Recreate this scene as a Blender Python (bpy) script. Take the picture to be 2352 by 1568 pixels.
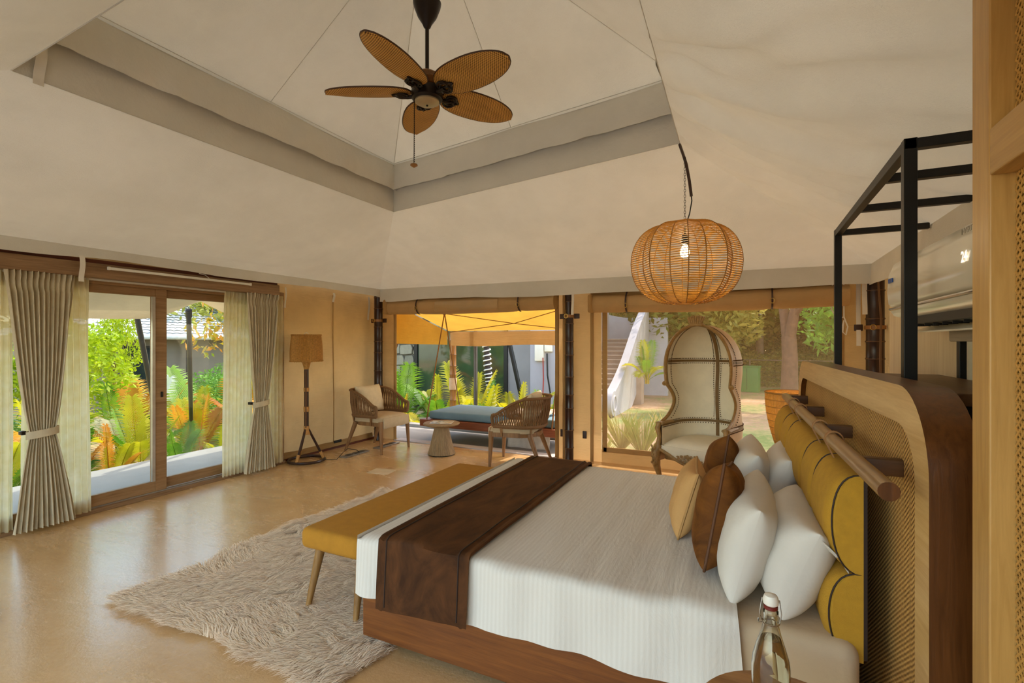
import bpy, math, random
import numpy as np
from mathutils import Vector, Matrix, noise
PI = math.pi
R = math.radians
random.seed(7)
for o in list(bpy.data.objects): bpy.data.objects.remove(o)
SC = bpy.context.scene
COL = SC.collection

# ------------------------------------------------------------ camera
cam_d = bpy.data.cameras.new('camera'); cam_d.sensor_width = 36.0; cam_d.lens = 17.296
cam_d.clip_start = 0.02; cam_d.clip_end = 300
cam = bpy.data.objects.new('camera', cam_d); COL.objects.link(cam)
cam.location = (0, 0, 1.42); cam.rotation_euler = (R(90), 0, R(25.79))
SC.camera = cam

# ------------------------------------------------------------ world, sun, exposure
W = bpy.data.worlds.new('world'); SC.world = W; W.use_nodes = True
nt = W.node_tree; nt.nodes.clear()
sky = nt.nodes.new('ShaderNodeTexSky'); sky.sky_type = 'NISHITA'; sky.sun_disc = False
SUN_EL, SUN_AZ = 52, 20          # azimuth measured from +Y towards +X
sky.sun_elevation = R(SUN_EL); sky.sun_rotation = R(SUN_AZ); sky.air_density = 1.0; sky.dust_density = 1.5
bg = nt.nodes.new('ShaderNodeBackground'); bg.inputs['Strength'].default_value = 0.56
wo = nt.nodes.new('ShaderNodeOutputWorld')
tint = nt.nodes.new('ShaderNodeMix'); tint.data_type = 'RGBA'; tint.blend_type = 'MULTIPLY'; tint.inputs['Factor'].default_value = 1.0
tint.inputs['B'].default_value = (1.0, .90, .75, 1)
nt.links.new(sky.outputs[0], tint.inputs['A']); nt.links.new(tint.outputs['Result'], bg.inputs['Color']); nt.links.new(bg.outputs[0], wo.inputs['Surface'])
sun_d = bpy.data.lights.new('sun', 'SUN'); sun_d.energy = 2.3; sun_d.angle = R(0.6); sun_d.color = (1.0, 0.93, 0.82)
sun = bpy.data.objects.new('sun', sun_d); COL.objects.link(sun)
sd = Vector((math.sin(R(SUN_AZ))*math.cos(R(SUN_EL)), math.cos(R(SUN_AZ))*math.cos(R(SUN_EL)), math.sin(R(SUN_EL))))
sun.rotation_euler = sd.to_track_quat('Z', 'Y').to_euler()
sun.location = (2, 12, 12)
vs = SC.view_settings
vs.view_transform = 'Standard'; vs.look = 'None'; vs.gamma = 1.0; vs.use_curve_mapping = False
vs.exposure = 1.08
SC.display_settings.display_device = 'sRGB'

# ------------------------------------------------------------ mesh builder
class MB:
    def __init__(s): s.v = []; s.f = []
    def add(s, v, f):
        o = len(s.v); s.v.extend(v); s.f.extend([tuple(i+o for i in q) for q in f]); return s
    def merge(s, m, M=None):
        v = m.v if M is None else [tuple(M @ Vector(p)) for p in m.v]
        return s.add(v, m.f)
    def xf(s, M): s.v = [tuple(M @ Vector(p)) for p in s.v]; return s
    def bb(s, x0, x1, y0, y1, z0, z1):
        v = [(x0,y0,z0),(x1,y0,z0),(x1,y1,z0),(x0,y1,z0),(x0,y0,z1),(x1,y0,z1),(x1,y1,z1),(x0,y1,z1)]
        return s.add(v, [(3,2,1,0),(4,5,6,7),(0,1,5,4),(1,2,6,5),(2,3,7,6),(3,0,4,7)])
    def box(s, c, d, M=None):
        m = MB().bb(-d[0]/2, d[0]/2, -d[1]/2, d[1]/2, -d[2]/2, d[2]/2)
        T = Matrix.Translation(c)
        return s.merge(m, T @ M.to_4x4() if M is not None else T)
    def rbox(s, c, d, r, k=3, M=None):
        h = [x/2 for x in d]; r = min(r, min(h)*0.999)
        def ts(hh):
            a = [-hh + r*(1-math.cos(i/k*PI/2)) for i in range(k)]
            a = [-(hh-r) - r*math.sin((k-i)/k*PI/2) for i in range(k)]
            return a + [-(hh-r), hh-r] + [-x for x in reversed(a)]
        T = [ts(x) for x in h]; idx = {}; vv = []; ff = []
        def vid(p):
            q = [max(-(h[i]-r), min(h[i]-r, p[i])) for i in range(3)]
            e = Vector(p) - Vector(q)
            if e.length > 1e-9: e = e.normalized()*r
            w = Vector(q)+e; key = tuple(round(x, 6) for x in w)
            if key not in idx: idx[key] = len(vv); vv.append(tuple(w))
            return idx[key]
        for ax in range(3):
            a1, a2 = (ax+1) % 3, (ax+2) % 3
            for sg in (-1, 1):
                for i in range(len(T[a1])-1):
                    for j in range(len(T[a2])-1):
                        q = []
                        for (ii, jj) in ((i,j),(i+1,j),(i+1,j+1),(i,j+1)):
                            p = [0,0,0]; p[ax] = sg*h[ax]; p[a1] = T[a1][ii]; p[a2] = T[a2][jj]; q.append(vid(p))
                        if sg < 0: q.reverse()
                        u = []
                        for t in q:
                            if t not in u: u.append(t)
                        if len(u) > 2: ff.append(tuple(u))
        Tm = Matrix.Translation(c)
        if M is not None: Tm = Tm @ M.to_4x4()
        return s.add([tuple(Tm @ Vector(p)) for p in vv], ff)
    def tube(s, pts, r, n=8, closed=False, caps=True, sq=None):
        P = [Vector(p) for p in pts]; m = len(P)
        rr = r if isinstance(r, (list, tuple)) else [r]*m
        up = None; vv = []
        for i in range(m):
            if closed: t = P[(i+1) % m]-P[i-1]
            else: t = P[min(i+1, m-1)]-P[max(i-1, 0)]
            if t.length < 1e-9: t = Vector((0,0,1))
            t.normalize()
            if up is None:
                up = Vector((0,0,1)) if abs(t.z) < .9 else Vector((1,0,0))
            a = up - t*up.dot(t)
            if a.length < 1e-6: a = t.orthogonal()
            a.normalize(); up = a; b = t.cross(a)
            for k in range(n):
                g = 2*PI*k/n + (PI/4 if n == 4 else 0)
                ca, sa = math.cos(g), math.sin(g)
                if sq: ca *= sq[0]; sa *= sq[1]
                vv.append(tuple(P[i] + (a*ca + b*sa)*rr[i]))
        ff = []
        for i in range(m if closed else m-1):
            j = (i+1) % m
            for k in range(n):
                l = (k+1) % n
                ff.append((i*n+k, i*n+l, j*n+l, j*n+k))
        if caps and not closed:
            ff.append(tuple(reversed(range(n)))); ff.append(tuple((m-1)*n+k for k in range(n)))
        return s.add(vv, ff)
    def lathe(s, prof, n=24, c=(0,0,0), sx=1, sy=1, caps=True):
        vv = []; ff = []; m = len(prof)
        for (r, z) in prof:
            for k in range(n):
                g = 2*PI*k/n; vv.append((c[0]+r*math.cos(g)*sx, c[1]+r*math.sin(g)*sy, c[2]+z))
        for i in range(m-1):
            for k in range(n):
                l = (k+1) % n; ff.append((i*n+k, i*n+l, (i+1)*n+l, (i+1)*n+k))
        if caps:
            ff.append(tuple(reversed(range(n)))); ff.append(tuple((m-1)*n+k for k in range(n)))
        return s.add(vv, ff)
    def grid(s, fn, nu, nv, cu=False, cv=False, flip=False):
        vv = [tuple(fn(i/(nu if cu else nu-1), j/(nv if cv else nv-1))) for i in range(nu) for j in range(nv)]
        ff = []
        for i in range(nu if cu else nu-1):
            for j in range(nv if cv else nv-1):
                a, b = (i+1) % nu, (j+1) % nv
                q = (i*nv+j, a*nv+j, a*nv+b, i*nv+b)
                ff.append(q[::-1] if flip else q)
        return s.add(vv, ff)
    def slab(s, fn, nu, nv, th):
        """closed thin sheet: fn gives the surface, th a thickness vector"""
        th = Vector(th)
        top = [Vector(fn(i/(nu-1), j/(nv-1))) for i in range(nu) for j in range(nv)]
        N = nu*nv; vv = [tuple(p) for p in top] + [tuple(p+th) for p in top]; ff = []
        for i in range(nu-1):
            for j in range(nv-1):
                q = (i*nv+j, (i+1)*nv+j, (i+1)*nv+j+1, i*nv+j+1)
                ff.append(q); ff.append(tuple(x+N for x in reversed(q)))
        for i in range(nu-1):
            a, b = i*nv, (i+1)*nv; ff.append((b, a, a+N, b+N))
            a, b = i*nv+nv-1, (i+1)*nv+nv-1; ff.append((a, b, b+N, a+N))
        for j in range(nv-1):
            a, b = j, j+1; ff.append((a, b, b+N, a+N))
            a, b = (nu-1)*nv+j, (nu-1)*nv+j+1; ff.append((b, a, a+N, b+N))
        return s.add(vv, ff)
    def prism(s, poly, d, M=None):
        """polygon in local XY extruded along +Z by d"""
        n = len(poly); vv = [(p[0], p[1], 0) for p in poly] + [(p[0], p[1], d) for p in poly]
        ff = [tuple(reversed(range(n))), tuple(range(n, 2*n))] + [(i, (i+1) % n, n+(i+1) % n, n+i) for i in range(n)]
        m = MB(); m.add(vv, ff)
        return s.merge(m, M)
    def ball(s, c, r, n=8, m=6, sc=(1,1,1)):
        prof = [(max(1e-4, math.sin(PI*i/m)), -math.cos(PI*i/m)) for i in range(m+1)]
        k = MB().lathe(prof, n, caps=False)
        return s.add([(c[0]+x*r*sc[0], c[1]+y*r*sc[1], c[2]+z*r*sc[2]) for x, y, z in k.v], k.f)

def RX(a): return Matrix.Rotation(a, 4, 'X')
def RY(a): return Matrix.Rotation(a, 4, 'Y')
def RZ(a): return Matrix.Rotation(a, 4, 'Z')
def TR(*p): return Matrix.Translation(p)

def mesh(name, mb, smooth=40):
    me = bpy.data.meshes.new(name)
    me.from_pydata([tuple(p) for p in mb.v], [], mb.f); me.update()
    if smooth:
        me.shade_smooth(); me.set_sharp_from_angle(angle=R(smooth))
    return me
def obj(name, mb, mat, parent=None, smooth=40, bevel=0, loc=None, rotz=0):
    me = mb if isinstance(mb, bpy.types.Mesh) else mesh(name, mb, smooth)
    if mat is not None and len(me.materials) == 0: me.materials.append(mat)
    o = bpy.data.objects.new(name, me); COL.objects.link(o)
    if parent is not None: o.parent = parent
    if loc is not None: o.location = loc
    if rotz: o.rotation_euler = (0, 0, rotz)
    if bevel:
        b = o.modifiers.new('bevel', 'BEVEL'); b.width = bevel; b.segments = 2; b.limit_method = 'ANGLE'; b.angle_limit = R(35)
    return o
def tag(o, label, cat, group=None):
    o['label'] = label; o['category'] = cat
    if group: o['group'] = group
    return o
def thing(name, label, cat, loc=(0,0,0), rotz=0, group=None):
    o = bpy.data.objects.new(name, None); COL.objects.link(o); o.empty_display_size = .1
    o.location = loc; o.rotation_euler = (0, 0, rotz)
    return tag(o, label, cat, group)
def struct(name, mb=None, mat=None, parent=None, smooth=40, bevel=0, label=None, cat=None):
    if mb is None:
        o = bpy.data.objects.new(name, None); COL.objects.link(o)
    else:
        o = obj(name, mb, mat, parent, smooth, bevel)
    if parent is None:
        o['kind'] = 'structure'
        if label: o['label'] = label
        if cat: o['category'] = cat
    return o
def copy_tree(o, parent=None):
    c = o.copy(); COL.objects.link(c); c.parent = parent
    for ch in list(o.children): copy_tree(ch, c)
    return c
def stuff(o): o['kind'] = 'stuff'; return o

# ------------------------------------------------------------ materials
MATS = {}
def hexc(h):
    c = [int(h[i:i+2], 16)/255 for i in (0, 2, 4)]
    return tuple(x/12.92 if x <= .04045 else ((x+.055)/1.055)**2.4 for x in c) + (1,)
class NT:
    def __init__(s, name):
        m = bpy.data.materials.new(name); m.use_nodes = True; s.m = m; s.t = m.node_tree; s.t.nodes.clear()
        s.out = s.n('ShaderNodeOutputMaterial'); s.p = s.n('ShaderNodeBsdfPrincipled'); s.l(s.p.outputs[0], s.out.inputs['Surface'])
    def n(s, t, **kw):
        x = s.t.nodes.new(t)
        for k, v in kw.items(): setattr(x, k, v)
        return x
    def l(s, a, b): s.t.links.new(a, b)
    def coord(s, scale=(1,1,1), rot=(0,0,0), kind='Object'):
        c = s.n('ShaderNodeTexCoord'); m = s.n('ShaderNodeMapping')
        m.inputs['Scale'].default_value = scale; m.inputs['Rotation'].default_value = rot
        s.l(c.outputs[kind], m.inputs['Vector']); return m.outputs[0]
    def noise(s, vec, scale, detail=3, rough=.5, dist=0):
        x = s.n('ShaderNodeTexNoise'); x.inputs['Scale'].default_value = scale; x.inputs['Detail'].default_value = detail
        x.inputs['Roughness'].default_value = rough; x.inputs['Distortion'].default_value = dist
        s.l(vec, x.inputs['Vector']); return x.outputs['Fac']
    def ramp(s, fac, stops):
        x = s.n('ShaderNodeValToRGB'); e = x.color_ramp.elements
        while len(e) < len(stops): e.new(.5)
        for i, (p, c) in enumerate(stops): e[i].position = p; e[i].color = c if len(c) == 4 else tuple(c)+(1,)
        s.l(fac, x.inputs['Fac']); return x.outputs['Color']
    def bump(s, h, strength, dist=.01):
        b = s.n('ShaderNodeBump'); b.inputs['Strength'].default_value = strength; b.inputs['Distance'].default_value = dist
        s.l(h, b.inputs['Height']); s.l(b.outputs[0], s.p.inputs['Normal']); return b.outputs[0]
    def math(s, op, a, b=None):
        x = s.n('ShaderNodeMath', operation=op)
        for i, q in enumerate((a, b)):
            if q is None: continue
            if isinstance(q, (int, float)): x.inputs[i].default_value = q
            else: s.l(q, x.inputs[i])
        return x.outputs[0]
    def translucent(s, colsock, fac, normal=None):
        t = s.n('ShaderNodeBsdfTranslucent'); mx = s.n('ShaderNodeMixShader'); mx.inputs[0].default_value = fac
        if isinstance(colsock, tuple): t.inputs['Color'].default_value = colsock
        else: s.l(colsock, t.inputs['Color'])
        if normal: s.l(normal, t.inputs['Normal'])
        s.l(s.p.outputs[0], mx.inputs[1]); s.l(t.outputs[0], mx.inputs[2]); s.l(mx.outputs[0], s.out.inputs['Surface'])

def M_plain(name, c, rough=.5, metal=0, var=.12, nscale=8, bump=0, bscale=60, trans=0, spec=.5, stretch=(1,1,1), tcol=None, coat=0):
    if name in MATS: return MATS[name]
    t = NT(name); c = hexc(c) if isinstance(c, str) else c
    v = t.coord(stretch)
    dark = tuple(x*(1-var) for x in c[:3])+(1,); lite = tuple(min(1, x*(1+var)) for x in c[:3])+(1,)
    col = t.ramp(t.noise(v, nscale, 4, .6), [(.3, dark), (.7, lite)])
    t.l(col, t.p.inputs['Base Color'])
    t.p.inputs['Roughness'].default_value = rough; t.p.inputs['Metallic'].default_value = metal
    t.p.inputs['Specular IOR Level'].default_value = spec
    if coat: t.p.inputs['Coat Weight'].default_value = coat; t.p.inputs['Coat Roughness'].default_value = .1
    nb = None
    if bump: nb = t.bump(t.noise(v, bscale, 4, .6), bump)
    if trans: t.translucent(col if tcol is None else hexc(tcol), trans, nb)
    MATS[name] = t.m; return t.m
def M_wood(name, c1, c2, axis='x', scale=1.0, rough=.45, spec=.4, fine=70):
    if name in MATS: return MATS[name]
    t = NT(name); st = {'x': (.06, 1, 1), 'y': (1, .06, 1), 'z': (1, 1, .06)}[axis]
    v = t.coord(tuple(k*scale for k in st))
    a = t.noise(v, fine, 5, .65, .6); b = t.noise(v, 9, 3, .5, 1.2)
    f = t.math('ADD', t.math('MULTIPLY', a, .55), t.math('MULTIPLY', b, .45))
    col = t.ramp(f, [(.34, hexc(c1)), (.66, hexc(c2))])
    t.l(col, t.p.inputs['Base Color']); t.p.inputs['Roughness'].default_value = rough
    t.p.inputs['Specular IOR Level'].default_value = spec
    t.bump(a, .15, .004)
    MATS[name] = t.m; return t.m
def M_weave(name, c1, c2, su, sv, axes='yz', hole=None, rough=.55, bump=.8):
    """over-under cane weave from two crossed waves in object space"""
    if name in MATS: return MATS[name]
    t = NT(name); tc = t.n('ShaderNodeTexCoord'); sp = t.n('ShaderNodeSeparateXYZ'); t.l(tc.outputs['Object'], sp.inputs[0])
    ax = {'x': 0, 'y': 1, 'z': 2}
    u = t.math('SINE', t.math('MULTIPLY', sp.outputs[ax[axes[0]]], su)); v = t.math('SINE', t.math('MULTIPLY', sp.outputs[ax[axes[1]]], sv))
    pr = t.math('ADD', t.math('MULTIPLY', t.math('MULTIPLY', u, v), .5), .5)
    ny = t.noise(tc.outputs['Object'], 6, 3)
    f = t.math('ADD', t.math('MULTIPLY', pr, .8), t.math('MULTIPLY', ny, .2))
    st = [(.12, hexc(hole or c1)), (.34, hexc(c1)), (.75, hexc(c2))]
    t.l(t.ramp(f, st), t.p.inputs['Base Color']); t.p.inputs['Roughness'].default_value = rough
    t.p.inputs['Specular IOR Level'].default_value = .3
    t.bump(pr, bump, .004)
    MATS[name] = t.m; return t.m
def M_leaf(name, c1, c2, trans=.45, rough=.45):
    if name in MATS: return MATS[name]
    t = NT(name); oi = t.n('ShaderNodeObjectInfo'); v = t.coord((1,1,1))
    f = t.math('ADD', t.math('MULTIPLY', t.noise(v, 3.5, 3), .8), t.math('MULTIPLY', oi.outputs['Random'], .3))
    col = t.ramp(f, [(.32, hexc(c1)), (.75, hexc(c2))])
    t.l(col, t.p.inputs['Base Color']); t.p.inputs['Roughness'].default_value = rough; t.p.inputs['Specular IOR Level'].default_value = .3
    t.translucent(col, trans)
    MATS[name] = t.m; return t.m
def M_emit(name, c, s):
    if name in MATS: return MATS[name]
    t = NT(name); t.p.inputs['Base Color'].default_value = hexc(c); t.p.inputs['Emission Color'].default_value = hexc(c)
    t.p.inputs['Emission Strength'].default_value = s; MATS[name] = t.m; return t.m
def M_glass(name, c='ffffff', ior=1.45, rough=0.0, thin=None):
    if name in MATS: return MATS[name]
    t = NT(name)
    if thin is not None:
        tr = t.n('ShaderNodeBsdfTransparent'); tr.inputs[0].default_value = hexc(c)
        gl = t.n('ShaderNodeBsdfGlossy'); gl.inputs['Roughness'].default_value = .02
        fr = t.n('ShaderNodeFresnel'); fr.inputs['IOR'].default_value = 1.35
        mx = t.n('ShaderNodeMixShader'); t.l(t.math('MULTIPLY', fr.outputs[0], thin), mx.inputs[0])
        t.l(tr.outputs[0], mx.inputs[1]); t.l(gl.outputs[0], mx.inputs[2]); t.l(mx.outputs[0], t.out.inputs['Surface'])
    else:
        t.p.inputs['Base Color'].default_value = hexc(c); t.p.inputs['Transmission Weight'].default_value = 1
        t.p.inputs['IOR'].default_value = ior; t.p.inputs['Roughness'].default_value = rough
    MATS[name] = t.m; return t.m
# ------------------------------------------------------------ shared materials
def fabric_roof():
    t = NT('roof_canvas'); v = t.coord((1,1,1))
    a = t.noise(v, 1.6, 4, .6); b = t.noise(t.coord((3, 3, 9)), 26, 4, .65, .8); c = t.noise(v, 420, 2)
    col = t.ramp(a, [(.3, hexc('d9d3c6')), (.7, hexc('e8e3d8'))])
    t.l(col, t.p.inputs['Base Color']); t.p.inputs['Roughness'].default_value = .85; t.p.inputs['Specular IOR Level'].default_value = .15
    h = t.math('ADD', t.math('MULTIPLY', b, .8), t.math('MULTIPLY', c, .2))
    nb = t.bump(h, .4, .014)
    t.translucent(hexc('e9dfca'), .06, nb)
    return t.m
M_ROOF = fabric_roof()
M_LINER = M_plain('roof_liner', 'ded8cb', .85, 0, .04, 3, .3, 30)
def canvas(name, c, trans):
    t = NT(name); v = t.coord((1,1,1))
    a = t.noise(v, 2.2, 4, .6); cr = t.noise(t.coord((1, 1, 6)), 3.0, 4, .6, .6); c2 = t.noise(v, 300, 2)
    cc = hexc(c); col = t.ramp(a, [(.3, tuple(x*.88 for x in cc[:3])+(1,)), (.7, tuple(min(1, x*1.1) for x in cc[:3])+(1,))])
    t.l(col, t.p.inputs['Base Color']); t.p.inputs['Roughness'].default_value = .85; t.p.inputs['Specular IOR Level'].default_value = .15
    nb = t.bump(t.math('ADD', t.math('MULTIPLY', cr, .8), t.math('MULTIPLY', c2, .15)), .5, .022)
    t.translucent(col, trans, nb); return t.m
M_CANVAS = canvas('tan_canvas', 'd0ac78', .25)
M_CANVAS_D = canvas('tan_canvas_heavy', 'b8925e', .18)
M_AWN = canvas('awning_canvas', 'cf9a3c', .32)
M_AWNL = canvas('fly_canvas', 'd6bd94', .18)
M_LEATHER = M_plain('dark_leather', '3a2012', .5)
M_TANLEATHER = M_plain('tan_leather', '9a6b3a', .5)
M_BRASS = M_plain('brass', 'c8a860', .3, .9, .05)
M_BLACK = M_plain('black_metal', '14120f', .45, .3, .2)
M_DARKMETAL = M_plain('dark_bronze', '2a2019', .38, .6, .15)
M_WHITEP = M_plain('white_plastic', 'e6e0d2', .35, 0, .03)
M_TAPE = M_plain('white_webbing', 'e4dccd', .8, 0, .05)
M_DOORWOOD = M_wood('door_wood', '7d5b38', 'a58058', 'y', 1.0, .5)
M_PELMET = M_wood('pelmet_wood', '6e5034', '9c7a56', 'y', 1.0, .5)
M_REDWOOD = M_wood('red_brown_wood', '4a2012', '6b3018', 'y', 1.0, .5)
M_CONC = M_plain('pale_concrete', '918c85', .8, 0, .06, 3, .15, 40)
M_GREYC = M_plain('grey_concrete', 'b9b4b4', .85, 0, .08, 2, .2, 30)
M_ROPE = M_plain('jute_rope', '8a6238', .85, 0, .2, 40)

def floor_mat():
    t = NT('polished_cement_floor'); v = t.coord((1, 1, 1)); vs_ = t.coord((.45, 1.3, 1), (0, 0, R(20)))
    a = t.noise(v, 1.3, 5, .6, .4); b = t.noise(vs_, 3.2, 7, .72, .6); c = t.noise(v, 46, 4, .7)
    f = t.math('ADD', t.math('ADD', t.math('MULTIPLY', a, .40), t.math('MULTIPLY', b, .4)), t.math('MULTIPLY', c, .20))
    col = t.ramp(f, [(.30, hexc('c09660')), (.46, hexc('d6ac74')), (.58, hexc('deb784')), (.74, hexc('e8c99c'))])
    t.l(col, t.p.inputs['Base Color'])
    rg = t.ramp(b, [(.35, (.17,)*3), (.7, (.34,)*3)]); t.l(rg, t.p.inputs['Roughness'])
    t.p.inputs['Specular IOR Level'].default_value = .8; t.p.inputs['Coat Weight'].default_value = .35; t.p.inputs['Coat Roughness'].default_value = .16
    t.bump(t.math('ADD', t.math('MULTIPLY', b, .6), t.math('MULTIPLY', c, .5)), .15, .02)
    return t.m
M_FLOOR = floor_mat()

# ------------------------------------------------------------ floor
XL, XR, YB, YF = -5.0, 1.14, 5.68, -0.75
struct('floor', MB().bb(XL-.08, XR+.06, YF-.05, YB+.10, -.12, 0), M_FLOOR, smooth=0)

# ------------------------------------------------------------ ceiling: tent roof in panels
def nz(x, y, z=0): return noise.noise(Vector((x, y, z)))
def patch(P, nu, nv, sag=(0,0,0), wr=None):
    A, B, C, D = [Vector(p) for p in P]; sg = Vector(sag)
    def fn(u, v):
        p = A.lerp(B, u).lerp(D.lerp(C, u), v)
        k = 16*u*(1-u)*v*(1-v)
        p = p + sg*k
        if wr: p = p + Vector(wr(u, v))*min(1, 12*u*(1-u))*min(1, 12*v*(1-v))
        return p
    return MB().grid(fn, nu, nv)
cA, cB, cC, cD = (-3.30,4.03,2.755), (-.453,3.72,2.85), (-3.31,1.12,2.77), (-.40,1.10,2.88)     # lower edge of the raised ring
eBL, eBR, eFL, eFR = (-4.72,5.47,2.16), (1.00,5.47,2.13), (-4.72,-.62,2.17), (1.00,-.62,2.16)   # eave fold
ceil = struct('ceiling', label='white canvas tent ceiling with raised square ring under a pyramid peak')
def wr_slope(s, dx=3, dy=14):
    def f(u, v):
        a = nz(u*dx+s, v*dy, s)*.018 + nz(u*dx*3+s, v*dy*3, 2*s)*.008
        return (0, 0, a)
    return f
def wr_pleat(u, v):                                   # drawn pleats fanning over the right slope
    g = u*17 + (v-.5)*6*u
    a = math.sin(g*2.2+nz(u*4, v*2)*3)*.042*(.3+.7*v) + math.sin(g*5.1+nz(u*9, v*3)*4)*.015
    return (a*.4, 0, a)
def Vz(p, dz): return (p[0], p[1], p[2]+dz)
obj('slope_panel', patch((eFL, eBL, cA, cC), 60, 30, (.05, 0, -.09), wr_slope(1.3)), M_ROOF, ceil, 60)
obj('slope_panel', patch((eBL, eBR, cB, cA), 80, 40, (0, -.04, -.10), wr_slope(4.1, 9, 5)), M_ROOF, ceil, 60)
obj('slope_panel', patch((eBR, eFR, cD, cB), 110, 40, (-.03, 0, -.07), wr_pleat), M_ROOF, ceil, 60)
obj('slope_panel', patch((eFR, eFL, cC, cD), 50, 30, (0, .04, -.08), wr_slope(7.7)), M_ROOF, ceil, 60)
RH = .47
up = {k: Vz(p, RH) for k, p in (('A', cA), ('B', cB), ('C', cC), ('D', cD))}
ring = [('C', cC, 'A', cA, (1,0)), ('A', cA, 'B', cB, (0,-1)), ('B', cB, 'D', cD, (-1,0)), ('D', cD, 'C', cC, (0,1))]
for k1, p1, k2, p2, n in ring:
    obj('ring_band', patch((p1, p2, up[k2], up[k1]), 30, 6, (-n[0]*.015, -n[1]*.015, 0)), M_LINER, ceil, 60)
    a, b = Vector(up[k1]), Vector(up[k2])             # scalloped flap hanging inside the ring
    ins = Vector((n[0], n[1], 0))
    a = a + ins*.02 + (b-a).normalized()*.03; b = b + ins*.02 - (b-a).normalized()*.03
    L = (b-a).length
    def flap(u, v, a=a, b=b, ins=ins, L=L, s=p1[0]):
        p = a.lerp(b, u); d = .27 + .02*nz(u*L*1.5, s) - .03*math.exp(-((u-.5)/.04)**2)*0
        w = .03*v*(1+nz(u*L*4, s*2))+.012*v*nz(u*L*13, v*2, s)
        return p + Vector((0, 0, -d*v - .02*math.sin(u*L*2.2)**2*(1-v))) + ins*(w+.02*math.sin(v*PI))
    obj('ring_flap', MB().grid(flap, 90, 10), M_LINER, ceil, 70)
    obj('ring_welt', MB().tube([a.lerp(b, t/30)+Vector((0,0,.006))+ins*.01 for t in range(31)], .003, 6), M_ROOF, ceil)
    obj('ring_welt', MB().tube([Vector(p1).lerp(Vector(p2), t/30)-Vector((0,0,.002)) for t in range(31)], .0025, 6), M_ROOF, ceil)
peak = Vector((-1.86, 2.60, 4.25))
mids = {}
seq = ['A', 'B', 'D', 'C']
for i in range(4):
    k1, k2 = seq[i], seq[(i+1) % 4]
    m_ = Vector(up[k1]).lerp(Vector(up[k2]), .5)
    for q, (s0, s1) in enumerate(((Vector(up[k1]), m_), (m_, Vector(up[k2])))):
        def tri(u, v, s0=s0, s1=s1, i=i, q=q):
            p = s0.lerp(s1, u).lerp(peak, v)
            k = 4*u*(1-u)*4*v*(1-v)
            w = nz(u*5+i, v*1.5+q, i)*.02 + nz(u*16+i, v*2, q)*.009
            return p + Vector((0, 0, -.05*k + w*min(1, 10*u*(1-u))*min(1, 10*v*(1-v))))
        obj('peak_panel', MB().grid(tri, 26, 26), M_ROOF, ceil, 70)
    obj('seam', MB().tube([m_.lerp(peak, t/12) for t in range(13)], .0025, 6), M_ROOF, ceil)
    obj('seam', MB().tube([Vector(up[k1]).lerp(peak, t/12) for t in range(13)], .003, 6), M_ROOF, ceil)
def eave(a, b, drop0, drop1, ins, s, n=120):
    a, b, ins = Vector(a), Vector(b), Vector(ins); L = (b-a).length
    def f(u, v):
        p = a.lerp(b, u); d = drop0+(drop1-drop0)*u + .012*math.sin(u*L*2.9+s) + .012*nz(u*L*2, s)
        w = (.02*nz(u*L*3, s*3)+.010*nz(u*L*11, v*2, s))*v
        return p + Vector((0, 0, -d*v)) + ins*(.015*v+w)
    return MB().grid(f, n, 8)
obj('eave_flap', eave(eBL, eBR, .165, .195, (0,-1,0), 1.1), M_ROOF, ceil, 70)
obj('eave_flap', eave(eFL, eBL, .085, .10, (1,0,0), 2.3), M_ROOF, ceil, 70)
obj('eave_flap', eave(eBR, eFR, .20, .42, (-1,0,0), 3.7), M_ROOF, ceil, 70)
obj('eave_flap', eave(eFR, eFL, .12, .12, (0,1,0), 4.9), M_ROOF, ceil, 70)

for P_ in ((eFL, eBL, (XL-.05, YB+.05, 2.15), (XL-.05, YF, 2.15)), (eBL, eBR, (XR+.05, YB+.05, 2.14), (XL-.05, YB+.05, 2.14)), (eBR, eFR, (XR+.05, YF, 2.14), (XR+.05, YB+.05, 2.14)), (eFR, eFL, (XL-.05, YF-.05, 2.15), (XR+.05, YF-.05, 2.15))):
    obj('eave_soffit', patch(P_, 20, 4), M_ROOF, ceil, 60)
def fly_mat():
    t = NT('sun_diffuser_gauze'); t.p.inputs['Base Color'].default_value = hexc('f4efe4'); t.p.inputs['Roughness'].default_value = .9
    t.translucent(hexc('faf5ea'), .82); return t.m
fe_ = [(-5.5,-1.3,2.36), (-5.5,6.25,2.36), (1.7,6.25,2.36), (1.7,-1.3,2.36)]
flys = struct('diffusing_flysheet', label='unseen white flysheet added above the tent roof to diffuse the sun')  # unseen sheet, added to spread the sun evenly over the roof
M_FLY = fly_mat()
for i in range(4):
    a_, b_ = Vector(fe_[i]), Vector(fe_[(i+1) % 4]); pk = Vector((-1.86, 2.6, 4.7))
    obj('fly_panel', MB().grid(lambda u, v, a_=a_, b_=b_: a_.lerp(b_, u).lerp(pk, v)+Vector((0,0,-.08*math.sin(v*PI))), 12, 12), M_FLY, flys, 60)
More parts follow.
